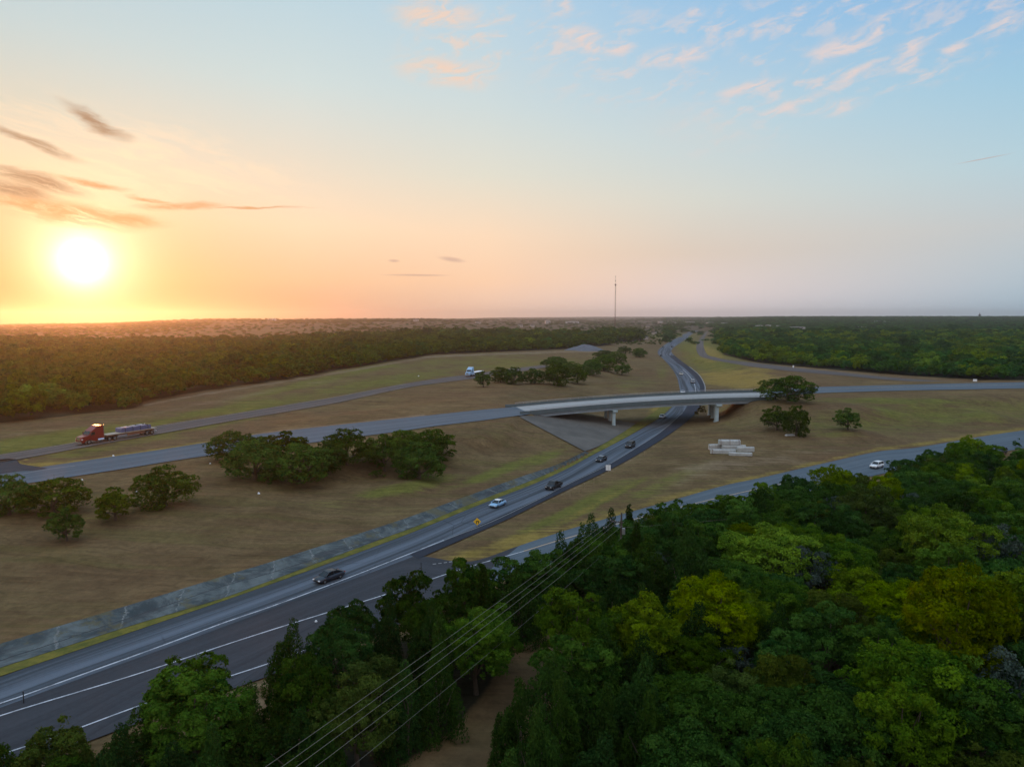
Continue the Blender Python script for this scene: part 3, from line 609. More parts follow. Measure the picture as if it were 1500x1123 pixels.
def proto(key, gen, mat, base=2.2, r0=.26, name='oak_tree'):
    Q, T, C, H = gen; me = quads_mesh('crown', Q, T, LM[mat]); tm = trunk_mb(H, base, C, r0)
    tme = bpy.data.meshes.new('trunk'); tme.from_pydata([v[:] for v in tm.v], [], tm.f); tme.materials.append(M['bark']); tme.update()
    PROTO[key] = (me, tme, name, H)
proto('dark1', oak(11, 21850, 0.128, 4.2, 8.6, 1.4, 62), 'dark'); proto('dark2', oak(12, 21850, 0.128, 3.8, 9.2, 1.4, 56), 'dark')
proto('mid1', oak(13, 25299, 0.122, 4.4, 8.8, 1.4, 76), 'mid'); proto('mid2', oak(14, 23000, 0.122, 3.9, 9.6, 1.4, 60, 1.0), 'mid')
proto('bright1', oak(15, 27599, 0.115, 4.3, 9.8, 1.6, 84, 1.0), 'bright'); proto('bright2', oak(16, 21850, 0.115, 3.4, 8.6, 1.4, 54), 'bright')
proto('olive1', oak(17, 21850, 0.122, 3.9, 8.2, 1.3, 58), 'olive')
proto('jun1', juniper(21, 19550, 0.122, 2.6, 9.0, .3, 12), 'juniper', .8, .2, 'juniper_tree'); proto('jun2', juniper(22, 21850, 0.122, 3.1, 8.2, .3, 15), 'juniper', .7, .2, 'juniper_tree'); proto('jun3', juniper(23, 16099, 0.128, 1.9, 9.8, .8, 6), 'juniper', .8, .2, 'juniper_tree')
proto('bare1', bare(31), 'grey', 1.5, .16, 'bare_tree')
proto('field1', oak(41, 13000, .17, 4.5, 8.2, .1, 84, .95, -.9), 'field', 1.2, .30); proto('field2', oak(42, 13000, .17, 4.7, 7.8, .2, 80, .92, -.85), 'field', 1.3, .30); proto('field3', oak(43, 11000, .17, 4.0, 8.4, .5, 60, .95, -.8), 'field', 1.8, .28)
def plant(key, loc, sx, sz, rz, label, group=None, cat='tree'):
    me, tme, name, H = PROTO[key]; t = empty(name, loc, rz, label, cat, group); t.scale = (sx, sx, sz)
    for nm, d in (('trunk', tme), ('crown', me)): o = bpy.data.objects.new(nm, d); COL.objects.link(o); o.parent = t
    return t
ORD = ['zeroth', 'first', 'second', 'third', 'fourth', 'fifth', 'sixth', 'seventh', 'eighth', 'ninth', 'tenth', 'eleventh', 'twelfth', 'thirteenth', 'fourteenth', 'fifteenth', 'sixteenth', 'seventeenth', 'eighteenth', 'nineteenth', 'twentieth']
ORD += ['twenty-'+o for o in ORD[1:10]]+['thirtieth']+['thirty-'+o for o in ORD[1:10]]+['fortieth']+['forty-'+o for o in ORD[1:10]]
# the near groves: every tree its own object
pts = []
R2 = np.random.default_rng(5)
def try_add(x, y, key, sp):
    for p in pts:
        if (p[0]-x)**2+(p[1]-y)**2 < ((sp+p[3])/2)**2: return False
    pts.append((x, y, key, sp)); return True
# trees singled out because the photograph shows them so: (px, py of the crown's middle, kind, scale)
for (px, py, key, sc) in [(1130, 812, 'bright1', 1.25), (1385, 800, 'bright1', 1.35), (1400, 930, 'bright1', 1.25), (1090, 890, 'bright2', 1.1), (945, 925, 'bright2', 1.0), (1045, 900, 'bright1', 1.05), (1190, 880, 'bright2', .9), (1320, 890, 'bright1', .95), (1262, 860, 'bright2', 1.0), (1455, 900, 'bright1', 1.0),
                          (1185, 822, 'bare1', 1.25), (1455, 790, 'bare1', 1.5), (1235, 735, 'bare1', 1.1), (1340, 730, 'bare1', 1.0), (1470, 980, 'bare1', 1.1), (1280, 1000, 'bright2', .9), (1500, 905, 'bright1', 1.1), (1340, 1000, 'mid1', 1.2),
                          (1010, 845, 'jun2', 1.15), (950, 830, 'jun2', 1.1), (1165, 735, 'mid1', .95), (1270, 745, 'olive1', 1.15), (1370, 668, 'dark1', .95), (1418, 655, 'dark2', .8), (1335, 700, 'dark1', .8), (1120, 735, 'mid2', .8), (288, 1045, 'juniperbush', 1.0)]:
    if key == 'juniperbush': key = 'mid2'
    p = W(px, py+6, 5.5*sc); pts.append((p.x, p.y, key, 5.2*sc))
SCL = {}
cand = []
for yy in np.arange(26, 185, 1.3):
    for xx in np.arange(-75, 215, 1.3): cand.append((xx+R2.uniform(-.6, .6), yy+R2.uniform(-.6, .6)))
cand = np.array(cand); R2.shuffle(cand); cpx, cpy = to_px(cand[:, 0], cand[:, 1], np.zeros(len(cand)))
inL = inpoly(cpx, cpy, GROVE_L); inR = inpoly(cpx, cpy, GROVE_R)
for (x, y), px, py, l, r_ in zip(cand, cpx, cpy, inL, inR):
    if not (l or r_): continue
    if px < -120 or px > 1600: continue
    if 1258 < px < 1312 and py < 765: continue
    if 1442 < px < 1490 and py < 738: continue
    if py > 1123 and to_px(x, y, 11.)[1] > 1140: continue
    u = R2.random(); jz = l or (px < 960 and py < 1300)
    if jz and px < 640: key = R2.choice(['jun1', 'jun2', 'dark1', 'dark2', 'mid2', 'olive1'], p=[.08, .30, .28, .2, .06, .08])
    elif jz: key = R2.choice(['jun1', 'jun2', 'jun3', 'dark2', 'mid2'], p=[.18, .42, .07, .25, .08])
    else: key = R2.choice(['dark1', 'dark2', 'mid1', 'mid2', 'olive1', 'bright2', 'jun2', 'bright1', 'bare1'], p=[.22, .17, .21, .17, .11, .03, .05, .02, .02])
    sp = {'j': 3.7, 'b': 4.6}.get(key[0], 4.7)
    if key == 'bare1': sp = 4.4
    try_add(x, y, str(key), sp)
import collections
rows = collections.defaultdict(list)
for x, y, key, sp in pts:
    px, py = to_px(x, y, 0.)
    side = 'left' if bool(inpoly(px, py, GROVE_L)) else 'right'
    rows[(side, int((y-20)//10))].append((float(px), x, y, key, sp))
KN = {'jun1': 'dark pointed juniper', 'jun2': 'broad dark juniper', 'jun3': 'slim dark juniper', 'dark1': 'dark green oak', 'dark2': 'dark green oak', 'mid1': 'mid green oak', 'mid2': 'mid green oak', 'bright1': 'yellow-green oak', 'bright2': 'yellow-green oak', 'olive1': 'olive brown oak', 'bare1': 'grey bare tree'}
for side in ('left', 'right'):
    ks = sorted(k for k in rows if k[0] == side)
    for ri, k in enumerate(ks):
        for ci, (px, x, y, key, sp) in enumerate(sorted(rows[k])):
            lab = '%s, %s from left, %s row back, %s grove' % (KN[key], ORD[min(ci+1, 48)], ORD[ri+1], side)
            b = sp/{'j': 3.7}.get(key[0], 5.2); sx = b*R2.uniform(.85, 1.15)*(1.12 if key[0] != 'j' else 1.2); sz = b*R2.uniform(.85, 1.2)*(1 if key[0] == 'j' else 1.08)
            if side == 'left' and px < 420: sz *= .82
            plant(key, (x, y, gz(x, y)-.1), sx, sz, R2.uniform(0, 6.28), lab, 'trees of the near groves')
print('grove trees', len(pts))
# trees standing in the fields: (base px, base py, crown width px, height px, kind, label)
FT = [(14, 754, 70, 62, 'field1', 'cut off at the left edge of the picture in the left field'), (78, 752, 92, 56, 'field2', 'broad, behind the small one at the left edge of the field'), (98, 792, 56, 52, 'field3', 'small, standing in front of the group at the left edge'),
      (169, 762, 62, 54, 'field3', 'small and round, between the left edge group and the broad single one'), (242, 741, 84, 62, 'field1', 'broad, alone, just left of the big clump in the field'),
      (346, 674, 76, 46, 'field2', 'leftmost of the big clump in the left field'), (374, 702, 88, 62, 'field1', 'front left of the big clump in the left field'), (422, 678, 74, 50, 'field3', 'behind the front left of the big clump, beside the road'), (442, 706, 92, 62, 'field2', 'front centre of the big clump in the left field'),
      (480, 694, 66, 52, 'field3', 'right of the front centre of the big clump'), (508, 680, 78, 54, 'field1', 'rear centre of the big clump, dark against the road'), (563, 690, 64, 58, 'field3', 'with a visible trunk, right half of the big clump'), (590, 668, 60, 42, 'field2', 'rear right of the big clump beside the road'),
      (614, 701, 78, 56, 'field1', 'front right of the big clump, low rounded crown'), (634, 676, 72, 50, 'field2', 'rightmost of the big clump in the left field'),
      (708, 567, 26, 25, 'field3', 'small, leftmost of the dark row by the pale blue truck'), (733, 560, 34, 24, 'field2', 'second in the dark row right of the pale blue truck'), (753, 563, 32, 26, 'field1', 'third in the dark row, with a thick trunk'), (783, 562, 34, 24, 'field2', 'fourth in the dark row, with a thin trunk'),
      (817, 564, 42, 34, 'field1', 'tallest at the front of the dark row'), (846, 562, 36, 26, 'field3', 'front right end of the dark row'), (812, 541, 40, 20, 'field2', 'rear, above the tallest of the dark row'), (838, 545, 32, 16, 'field1', 'rear, behind the right end of the dark row'),
      (868, 549, 34, 24, 'field2', 'left of the pair beyond the dark row'), (884, 543, 34, 24, 'field1', 'right of the pair beyond the dark row'), (911, 549, 27, 19, 'field3', 'single and round, right of the pair beyond the dark row'), (885, 528, 38, 16, 'field2', 'flat, nearest the grey gravel mound'),
      (903, 532, 30, 18, 'field1', 'between the flat one and the far pair'), (916, 519, 22, 13, 'field3', 'left of the far pair by the highway'), (937, 523, 23, 14, 'field2', 'right of the far pair by the highway'),
      (1155, 588, 72, 40, 'field2', 'wide flat crown, at the right end of the overpass'), (1138, 630, 44, 38, 'field3', 'thin crown, left of the pair below the overpass end'), (1166, 638, 38, 46, 'field1', 'dark and dense, right of the pair below the overpass end'), (1242, 630, 38, 35, 'field3', 'small, alone in the right field')]
for bx, by, w, h, key, lab in FT:
    p = G(bx, by); D = math.hypot(p.x, p.y); s = w/F*p.y*COSP/(PROTO[key][0].dimensions.x if hasattr(PROTO[key][0], 'dimensions') else 9.0)
    hh = h/F*p.y*1.02; sz = max(.45, hh/PROTO[key][3])
    plant(key, (p.x, p.y, p.z-.1), max(.4, s)*1.05, sz, random.uniform(0, 6.28), 'green field oak, '+lab, 'oaks standing in the fields')
def bush(px, py, w, h, mat, label, name='bush', seed=51, z=None):
    p = G(px, py); R = w/F*p.y/2; Q, T, C, H = oak(seed, 1500, R*.06, R, h/F*p.y, .1, 14); o = bpy.data.objects.new(name, quads_mesh(name, Q, T, LM[mat])); COL.objects.link(o); o.location = p; return tag(o, label, 'bush')
bush(1026, 611, 19, 18, 'yellow', 'yellow-green bush beside the right pier under the overpass')
bush(1488, 655, 16, 10, 'dark', 'small dark bush against the right border above the grove', seed=53)
bush(553, 700, 24, 14, 'olive', 'low olive bush under the big clump of oaks', seed=54)
# ------------------------------------------------------------------ woods that read as one mass
def src(name, gen, mat):
    Q, T, C, H = gen; me = quads_mesh(name, Q, T, LM[mat]); return bpy.data.objects.new(name, me)
LM['woodr'] = leaf_mat('right_wood_leaves', (.022, .065, .014), (.090, .180, .032)); LM['woody'] = leaf_mat('right_wood_light_leaves', (.070, .115, .012), (.23, .30, .035))
SRC = [src('wood_tree', oak(61, 700, .62, 4.4, 8.0, .6, 15), 'wood'), src('wood_tree', oak(62, 700, .62, 3.9, 9.2, .6, 13), 'wood'), src('wood_tree', oak(63, 700, .62, 4.8, 7.6, .5, 18), 'woodr'), src('wood_tree', oak(64, 700, .58, 3.6, 8.8, .5, 12), 'dark'), src('wood_tree', oak(65, 700, .6, 4.2, 8.8, .5, 16), 'woodr'), src('wood_tree', oak(66, 700, .56, 4.0, 8.4, .5, 15), 'woody')]
def scatter(name, pos, scl, which, label, cat):
    me = bpy.data.meshes.new(name); me.vertices.add(len(pos)); me.vertices.foreach_set('co', np.asarray(pos, np.float32).ravel())
    for nm, ty, d in (('scl', 'FLOAT_VECTOR', scl), ('rot', 'FLOAT', np.random.default_rng(3).uniform(0, 6.28, len(pos))), ('idx', 'INT', which)):
        a = me.attributes.new(nm, ty, 'POINT'); a.data.foreach_set('vector' if ty == 'FLOAT_VECTOR' else 'value', np.asarray(d, np.float32 if ty != 'INT' else np.int32).ravel())
    o = bpy.data.objects.new(name, me); COL.objects.link(o)
    ng = bpy.data.node_groups.new(name, 'GeometryNodeTree'); ng.interface.new_socket('Geometry', in_out='INPUT', socket_type='NodeSocketGeometry'); ng.interface.new_socket('Geometry', in_out='OUTPUT', socket_type='NodeSocketGeometry')
    N, L = ng.nodes, ng.links; gi, go = N.new('NodeGroupInput'), N.new('NodeGroupOutput'); gi2 = N.new('GeometryNodeGeometryToInstance')
    for s_ in reversed(SRC):
        oi = N.new('GeometryNodeObjectInfo'); oi.inputs['Object'].default_value = s_; oi.inputs['As Instance'].default_value = True; L.new(oi.outputs['Geometry'], gi2.inputs[0])
    def attr(nm, ty): a = N.new('GeometryNodeInputNamedAttribute'); a.data_type = ty; a.inputs['Name'].default_value = nm; return a.outputs[0]
    iop = N.new('GeometryNodeInstanceOnPoints'); iop.inputs['Pick Instance'].default_value = True
    cx = N.new('ShaderNodeCombineXYZ'); L.new(attr('rot', 'FLOAT'), cx.inputs[2])
    jg = N.new('GeometryNodeJoinGeometry')
    for nd in [n for n in N if n.bl_idname == 'GeometryNodeObjectInfo']: L.new(nd.outputs['Geometry'], jg.inputs[0])
    N.remove(gi2)
    L.new(gi.outputs[0], iop.inputs['Points']); L.new(jg.outputs[0], iop.inputs['Instance']); L.new(attr('idx', 'INT'), iop.inputs['Instance Index']); L.new(cx.outputs[0], iop.inputs['Rotation']); L.new(attr('scl', 'FLOAT_VECTOR'), iop.inputs['Scale'])
    L.new(iop.outputs[0], go.inputs[0]); md = o.modifiers.new('scatter', 'NODES'); md.node_group = ng
    return tag(o, label, cat, kind='stuff')
def vnoise(x, y, s): return mnoise.fractal(Vector((x/s, y/s, 1.7)), 1.0, 2.0, 4)
R3 = np.random.default_rng(17); outl, outr, outf = [], [], []
rr = 230.
while rr < 9500:
    s = max(6.6, .0088*rr); n = int(math.radians(96)*rr/s)
    az = np.radians(-48)+(np.arange(n)+R3.uniform(0, 1, n))/n*math.radians(96); r1 = rr+R3.uniform(-.5, .5, n)*s
    X, Y = r1*np.sin(az), r1*np.cos(az); Z = np.array([gz(a, b) for a, b in zip(X, Y)]); px, py = to_px(X, Y, Z)
    wl, wr = inpoly(px, py, WOOD_L), inpoly(px, py, WOOD_R)
    for k in range(n):
        if rr < 2600:
            i = int(np.clip(np.searchsorted(R_, r1[k])-1, 0, NR-1)); j = int(np.clip(np.searchsorted(A_, az[k])-1, 0, 255))
            if ROADD[i, j] < 6+s*.6: continue
        q = s/6.6; it = (X[k], Y[k], Z[k]-.4*q)
        if wl[k] or wr[k]:
            kw = 1.0+1.1*R3.random()**3; 
            if R3.random() < .22: continue
            (outl if wl[k] else outr).append((it, (q*kw*R3.uniform(.8, 1.2), q*kw*R3.uniform(.8, 1.2), min(q, 1+.35*(q-1))*(.35+.65*kw)*R3.uniform(.75, 1.1)), R3.choice(6, p=[.45, .35, .04, .08, .04, .04] if wl[k] else ([.03, .03, .32, .10, .30, .22] if vnoise(X[k], Y[k], 90) < .02 else [.05, .05, .14, .03, .13, .60]))))
        elif rr > 700 and py[k] < 505:
            v = vnoise(X[k], Y[k], 260+.08*rr); a = math.degrees(az[k])
            if a > 15.5: pr = .92 if rr > 2000 else .9; pr = .06 if (1075 < px[k] < 1200 and 482 < py[k] < 489.5 and v > -.25) or (px[k] > 1390 and 488.5 < py[k] < 491.6) else pr
            elif a > 8: pr = .5 if v > .0 else .12
            else: pr = (.6 if v > .14 else (.34 if v > -.05 else .14)) if rr < 5200 else .3
            if 560 < px[k] < 900: pr *= .55
            if 900 < px[k] < 1012 and py[k] > 477: pr = .5
            if 985 < px[k] < 1050 and py[k] > 478: pr *= .25
            if a < -15: pr *= .7
            if R3.random() < pr: kf = (.42 if px[k] > 900 and py[k] > 477 else .62) if a < 12 else 1.0; outf.append((it, (kf*q*R3.uniform(.7, 1.1), kf*q*R3.uniform(.7, 1.1), kf*min(q, 1+.25*(q-1))*R3.uniform(.5, .95)), R3.choice(6, p=[.3, .2, .1, .3, .1, 0] if math.degrees(az[k]) < 12 else [.03, .02, .4, .15, .4, 0])))
    rr += s*.92
for nm, L_, lab in (('woodland', outl, 'olive green woodland in the low sun beyond the left field'), ('woodland', outr, 'dark green woodland behind the curved road on the right'), ('scattered_trees', outf, 'far scattered trees fading into haze below the horizon')):
    print(nm, len(L_)); scatter(nm, [a[0] for a in L_], [a[1] for a in L_], [a[2] for a in L_], lab, 'woodland')
# ------------------------------------------------------------------ vehicles (x forward, origin on the road)
def wheel(x, y, r, w, root, dual=False):
    s = 1 if y > 0 else -1
    prof = [(r*.62, -w/2), (r*.93, -w/2), (r, -w*.35), (r, w*.35), (r*.93, w/2), (r*.62, w/2)]
    m = MB(); n = 18
    for k in range(n):
        pass
    vs = [(x+rr*math.cos(2*math.pi*k/n), y+yy, r+rr*math.sin(2*math.pi*k/n)) for k in range(n) for rr, yy in prof]; q = len(prof)
    m.add(vs, [(k*q+i, k*q+(i+1) % q, ((k+1) % n)*q+(i+1) % q, ((k+1) % n)*q+i) for k in range(n) for i in range(q)])
    t = m.build('wheel', M['rubber'], root, smooth=False)
    m = MB(); yo = y+s*w*.3; vs = [(x, yo+s*.02, r)]+[(x+r*.62*math.cos(2*math.pi*k/10), yo, r+r*.62*math.sin(2*math.pi*k/10)) for k in range(10)]+[(x+r*.62*math.cos(2*math.pi*k/10), y-s*w*.4, r+r*.62*math.sin(2*math.pi*k/10)) for k in range(10)]
    m.add(vs, [(0, 1+k, 1+(k+1) % 10) for k in range(10)]+[(1+k, 11+k, 11+(k+1) % 10, 1+(k+1) % 10) for k in range(10)]); m.build('rim', M['rim'], t)
def loft_body(stations, tuck=.9):
    secs = []
    for x, z0, zb, zt, hw, hwt in stations:
        half = [(hw*tuck, z0), (hw, z0+.18), (hw, (z0+zb)/2), (hw*.985, zb), (hwt, zt-.03), (hwt*.8, zt), (0, zt+.015)]
        secs.append([(x, y, z) for y, z in half]+[(x, -y, z) for y, z in reversed(half[:-1])])
    return MB().loft(secs)
def car(loc, rz, pmat, label, kind='sedan', roof=None, scale=1.0):
    c = empty('car' if kind != 'pickup' else 'pickup_truck', loc, rz, label, 'car' if kind != 'pickup' else 'pickup truck', 'vehicles on the roads'); c.scale = (scale,)*3
    if kind == 'sedan': L, hw, st, cab = 4.7, .92, [(-2.35, .42, .70, .80, .74, .6), (-2.25, .28, .80, .93, .86, .7), (-1.6, .24, .86, .98, .91, .74), (-.8, .22, .88, .95, .92, .8), (.8, .22, .88, .92, .92, .8), (1.0, .22, .86, .92, .92, .76), (1.9, .25, .72, .80, .88, .68), (2.25, .3, .60, .68, .80, .6), (2.36, .40, .52, .56, .70, .5)], [(-1.95, .96, .66, .02), (-.95, 1.34, .62, .0), (-.1, 1.44, .62, 0), (.45, 1.38, .62, 0), (1.25, .92, .68, 0)]
    elif kind == 'suv': L, hw, st, cab = 4.8, .96, [(-2.4, .45, .95, 1.02, .84, .7), (-2.32, .32, 1.0, 1.08, .92, .75), (-1.5, .3, 1.04, 1.1, .96, .8), (.9, .3, 1.04, 1.08, .96, .82), (1.1, .3, 1.0, 1.08, .95, .8), (2.1, .32, .9, .98, .9, .72), (2.38, .42, .75, .82, .8, .6)], [(-2.3, 1.08, .78, 0), (-2.05, 1.68, .68, 0), (-.5, 1.76, .68, 0), (.35, 1.70, .68, 0), (1.2, 1.06, .76, 0)]
    else: L, hw, st, cab = 5.8, 1.0, [(.35, .4, 1.06, 1.12, .99, .85), (1.3, .4, 1.06, 1.16, .99, .84), (1.6, .4, 1.0, 1.15, .98, .82), (2.6, .42, .98, 1.1, .95, .8), (2.9, .5, .85, .95, .88, .7)], [(-.75, 1.12, .82, 0), (-.55, 1.78, .72, 0), (.3, 1.88, .72, 0), (.8, 1.80, .72, 0), (1.55, 1.12, .82, 0)]
    if kind == 'pickup':
        st = [(-2.9, .5, .9, 1.08, .95, .9)]+[(-.8, .45, 1.04, 1.1, .98, .9)]+st
        body = loft_body([(-.8, .42, 1.05, 1.12, .99, .85)]+st[2:])
        body.box((-1.86, .93, .78), (2.12, .12, .66)).box((-1.86, -.93, .78), (2.12, .12, .66)).box((-2.87, 0, .78), (.1, 1.8, .66)).box((-1.86, 0, .6), (2.1, 1.76, .1))
    else: body = loft_body(st)
    b = body.build('body', pmat, c, smooth=kind != 'pickup')
    g = MB(); secs = []
    for x, z, w, _ in cab: zb = min(z, .9 if kind == 'sedan' else 1.05); secs.append([(x, w+.14*max(0, (z-zb))*.0+.12, zb-.05), (x, w, z), (x, -w, z), (x, -w-.12, zb-.05)])
    g.loft(secs).build('window', M['glass'], c)
    r = MB(); top = [q for q in cab if q[1] > (1.3 if kind == 'sedan' else 1.6)]
    r.loft([[(x, w+.02, z-.05), (x, w-.02, z+.025), (x, -w+.02, z+.025), (x, -w-.02, z-.05)] for x, z, w, _ in top]).build('roof', roof or pmat, c)
    p = MB()
    for s in (1, -1):
        for a, d in ((cab[0], cab[1]), (cab[-1], cab[-2])): p.tube([(a[0], s*(a[2]+.11), a[1]-.02), (d[0], s*(d[2]+.01), d[1])], .045, 5)
        x0 = cab[2][0]-.25; p.tube([(x0, s*(cab[2][2]+.13), .9 if kind == 'sedan' else 1.06), (x0, s*(cab[2][2]+.01), cab[2][1]-.02)], .05, 5)
    p.build('pillar', pmat, c)
    wr = .34 if kind == 'sedan' else .40; ax = (1.42, -1.42) if kind != 'pickup' else (1.95, -1.75)
    for x in ax:
        for s in (1, -1): wheel(x, s*(hw-.10), wr, .24, c)
    fx = st[-1][0]; bx = -L/2
    for s in (1, -1):
        MB().box((fx-.06, s*.62, (.60, .82, .86)[('sedan', 'suv', 'pickup').index(kind)]), (.14, .34, .14)).build('headlight', M['lamp_clear'], c)
        MB().box((bx+.03, s*.70, (.80, .98, .90)[('sedan', 'suv', 'pickup').index(kind)]), (.12, .26, .16)).build('taillight', M['lamp_red'], c)
        MB().box((cab[-1][0]-.35, s*(hw+.1), (.95, 1.15, 1.2)[('sedan', 'suv', 'pickup').index(kind)]), (.14, .2, .14)).build('wing_mirror', pmat, c)
    MB().box((fx-.02, 0, .48), (.1, 1.2, .16)).box((bx+.02, 0, .42), (.08, 1.3, .14)).build('bumper', M['black_plastic'], c)
    return c
def heading(p, q): return math.atan2(q.y-p.y, q.x-p.x)
def on(px, py, z=0, d=(-30, 12)):
    """a spot on the highway and the way the traffic goes there (towards the camera)"""
    a = W(px, py, z); b = W(px+d[0], py+d[1], z); return (a.x, a.y, z+.015), heading(a, b)
for px, py, d, mat, kind, lab, roof, sc in [
    (482, 849, (-100, 36), 'p_navy', 'sedan', 'dark blue sleek sedan alone on the highway, nearest car to the camera', None, 1.04), (729, 741, (-60, 26), 'p_ice', 'sedan', 'pale blue and white sedan on the highway near the yellow sign', 'p_white', 1.0),
    (811, 715, (-60, 28), 'p_black', 'pickup', 'black pickup truck with open bed following the pale blue sedan', None, 1.0), (881, 675, (-50, 25), 'p_black', 'sedan', 'black sedan behind the black pickup and beside the white double sign', 'p_grey', 1.04),  # black sedan's grey roof: pale reflection put into the paint colour
    (923, 655, (-50, 28), 'p_black', 'suv', 'black tall suv on the highway just before the overpass', None, 1.1), (970, 612, (-35, 25), 'p_white', 'sedan', 'white-roofed car coming out from under the overpass', None, 1.05),
    (998, 549, (8, 18), 'p_beige', 'sedan', 'beige car on the highway just beyond the overpass', None, 1.3), (1015, 561, (4, 18), 'p_grey', 'suv', 'dark car with a pale roof beyond the overpass rail, rightmost lane', 'p_white', 1.25),
    (1000, 576, (0, 14), 'p_white', 'sedan', 'white car nearly hidden behind the overpass rail', None, 1.1), (968, 522, (8, 10), 'p_black', 'suv', 'distant dark car at the bend of the highway, left side', None, 1.2), (984, 509, (-8, 8), 'p_black', 'suv', 'distant dark car past the bend of the highway, right side', None, 1.3),
    (971, 509, (-8, 8), 'p_black', 'sedan', 'distant dark car past the bend of the highway, left side', None, 1.4), (1001, 497, (-10, 7), 'p_grey', 'suv', 'farthest grey car on the distant highway', None, 1.4),
    (1466, 664, (-60, 14), 'p_black', 'suv', 'black car on the frontage road near the right border of the picture', None, 1.0),
    (1284, 685, (-60, 16), 'p_white', 'suv', 'white car on the frontage road behind the grove on the right', None, 1.0)]:
    l, hd = on(px, py, 0, d); car(l, hd, M[mat], lab, kind, M[roof] if roof else None, sc)
M['rust'] = simple('rusty_brown_steel', (.20, .085, .05), .9, var=.3); M['deck_tan'] = simple('worn_tan_trailer_planks', (.42, .36, .28), .8, var=.3)
def semi(loc, rz, pmat, label, scale, Lt=14.5, tarp=None):
    c = empty('semi_truck', loc, rz, label, 'truck', 'flatbed trucks on the service road'); c.scale = (scale,)*3
    X0 = 10.6
    prof = [(X0, .45), (X0+.05, 1.15), (X0-.15, 1.75), (X0-1.75, 2.05), (X0-2.35, 2.9), (X0-2.9, 3.25), (X0-4.0, 3.95), (X0-4.9, 3.98), (X0-5.2, 3.8), (X0-5.25, .55), (X0-3.3, .5), (X0-2.6, .75), (X0-2.2, 1.0), (X0-1.3, 1.0), (X0-.9, .7), (X0-.7, .45)]
    m = MB(); n = len(prof)
    def hw(x, z): return 1.22*(1-.22*max(0, (x-(X0-1.9))/1.9))*(1-.10*max(0, (z-3.0)))
    vs = [(x, s*hw(x, z), z) for s in (-1, 1) for x, z in prof]
    m.add(vs, [(k, (k+1) % n, n+(k+1) % n, n+k) for k in range(n)]+[tuple(range(n))[::-1], tuple(range(n, 2*n))]); m.build('cab', pmat, c, bevel=.04)
    MB().add([(X0-1.80, -1.0, 2.10), (X0-1.80, 1.0, 2.10), (X0-2.33, 1.0, 2.88), (X0-2.33, -1.0, 2.88), (X0-1.74, -1.02, 2.10), (X0-1.74, 1.02, 2.10), (X0-2.27, 1.02, 2.90), (X0-2.27, -1.02, 2.90)], [(0, 1, 2, 3), (7, 6, 5, 4), (0, 4, 5, 1), (1, 5, 6, 2), (2, 6, 7, 3), (3, 7, 4, 0)]).build('windshield', M['glass'], c)
    for s in (1, -1):
        MB().box((X0-2.75, s*1.215, 2.35), (.75, .05, .65)).build('side_window', M['glass'], c); MB().box((X0-.22, s*.92, 1.25), (.3, .36, .24)).build('headlight', M['lamp_clear'], c)
        MB().box((X0-2.1, s*1.48, 2.3), (.2, .16, .7)).build('wing_mirror', M['black_plastic'], c); MB().tube([(X0-3.6, s*1.3, .75), (X0-5.0, s*1.3, .75)], .32, 12).build('fuel_tank', M['chrome'], c)
        MB().tube([(X0-5.4, s*1.0, .9), (X0-5.4, s*1.0, 4.0)], .08, 8).build('exhaust_stack', M['chrome'], c)
    MB().box((X0+.08, 0, .62), (.2, 2.3, .36)).build('bumper', M['chrome'], c); MB().box((X0-.02, 0, 1.3), (.12, 1.1, .75)).build('grille', M['chrome'], c)
    MB().box((X0-6.5, .42, .85), (5.2, .16, .3)).box((X0-6.5, -.42, .85), (5.2, .16, .3)).build('chassis', M['black_plastic'], c)
    tx = X0-5.9-Lt/2
    MB().box((tx, 0, 1.42), (Lt, 2.55, .16)).build('trailer_deck', tarp or M['sign_white'], c); fm = M['rust'] if tarp else M['black_plastic']
    MB().box((tx, .5, 1.14), (Lt-.6, .18, .38)).box((tx, -.5, 1.14), (Lt-.6, .18, .38)).box((tx-1.0, 1.15, .95), (4.6, .12, .55)).box((tx-1.0, -1.15, .95), (4.6, .12, .55)).build('trailer_frame', fm, c)
    MB().box((tx-Lt/2, 0, .8), (.12, 2.2, .16)).build('rear_guard', M['sign_white'], c)
    for s in (1, -1): MB().box((tx-Lt/2-.02, s*1.0, 1.3), (.1, .3, .18)).build('taillight', M['lamp_red'], c)
    for x in (X0-1.75, X0-6.6, X0-7.9, tx-Lt/2+2.6, tx-Lt/2+1.3):
        for s in (1, -1): wheel(x, s*1.0, .52, .36 if x > X0-2 else .6, c)
    return c, tx
a, b = W(236, 632.5, 5.02), W(127, 650, 5.02); hd = heading(a, b); mid = a.lerp(b, .545)
sc_t = (a-b).length/21.5
red, tx = semi((mid.x, mid.y, 5.04), hd, M['p_red'], 'red sleeper semi truck pulling a low flatbed trailer on the left service road', min(1.3, sc_t*1.12), 13.0, M['deck_tan'])
from mathutils import Euler
def world_of(root, p): return root.location+Euler(root.rotation_euler).to_matrix() @ (Vector(p)*root.scale[0])
ld = empty('pipe_bundle', world_of(red, (tx-1.2, 0, 1.51)), hd, 'long blue-grey wrapped bundle lying on the bed of the red truck', 'cargo'); ld.scale = red.scale
m = MB(); m.prism([(-3.9, 0), (-3.9, .75), (-3.75, .95), (3.75, 1.05), (3.9, .85), (3.9, 0)], -1.15, 1.15); m.build('wrap', simple('blue_grey_tarp', (.09, .12, .24), .35, var=.25), ld, bevel=.05)
for x in (-3, -1, 1, 3): MB().box((x, 0, .53), (.1, 2.4, 1.12)).build('strap', M['black_plastic'], ld)
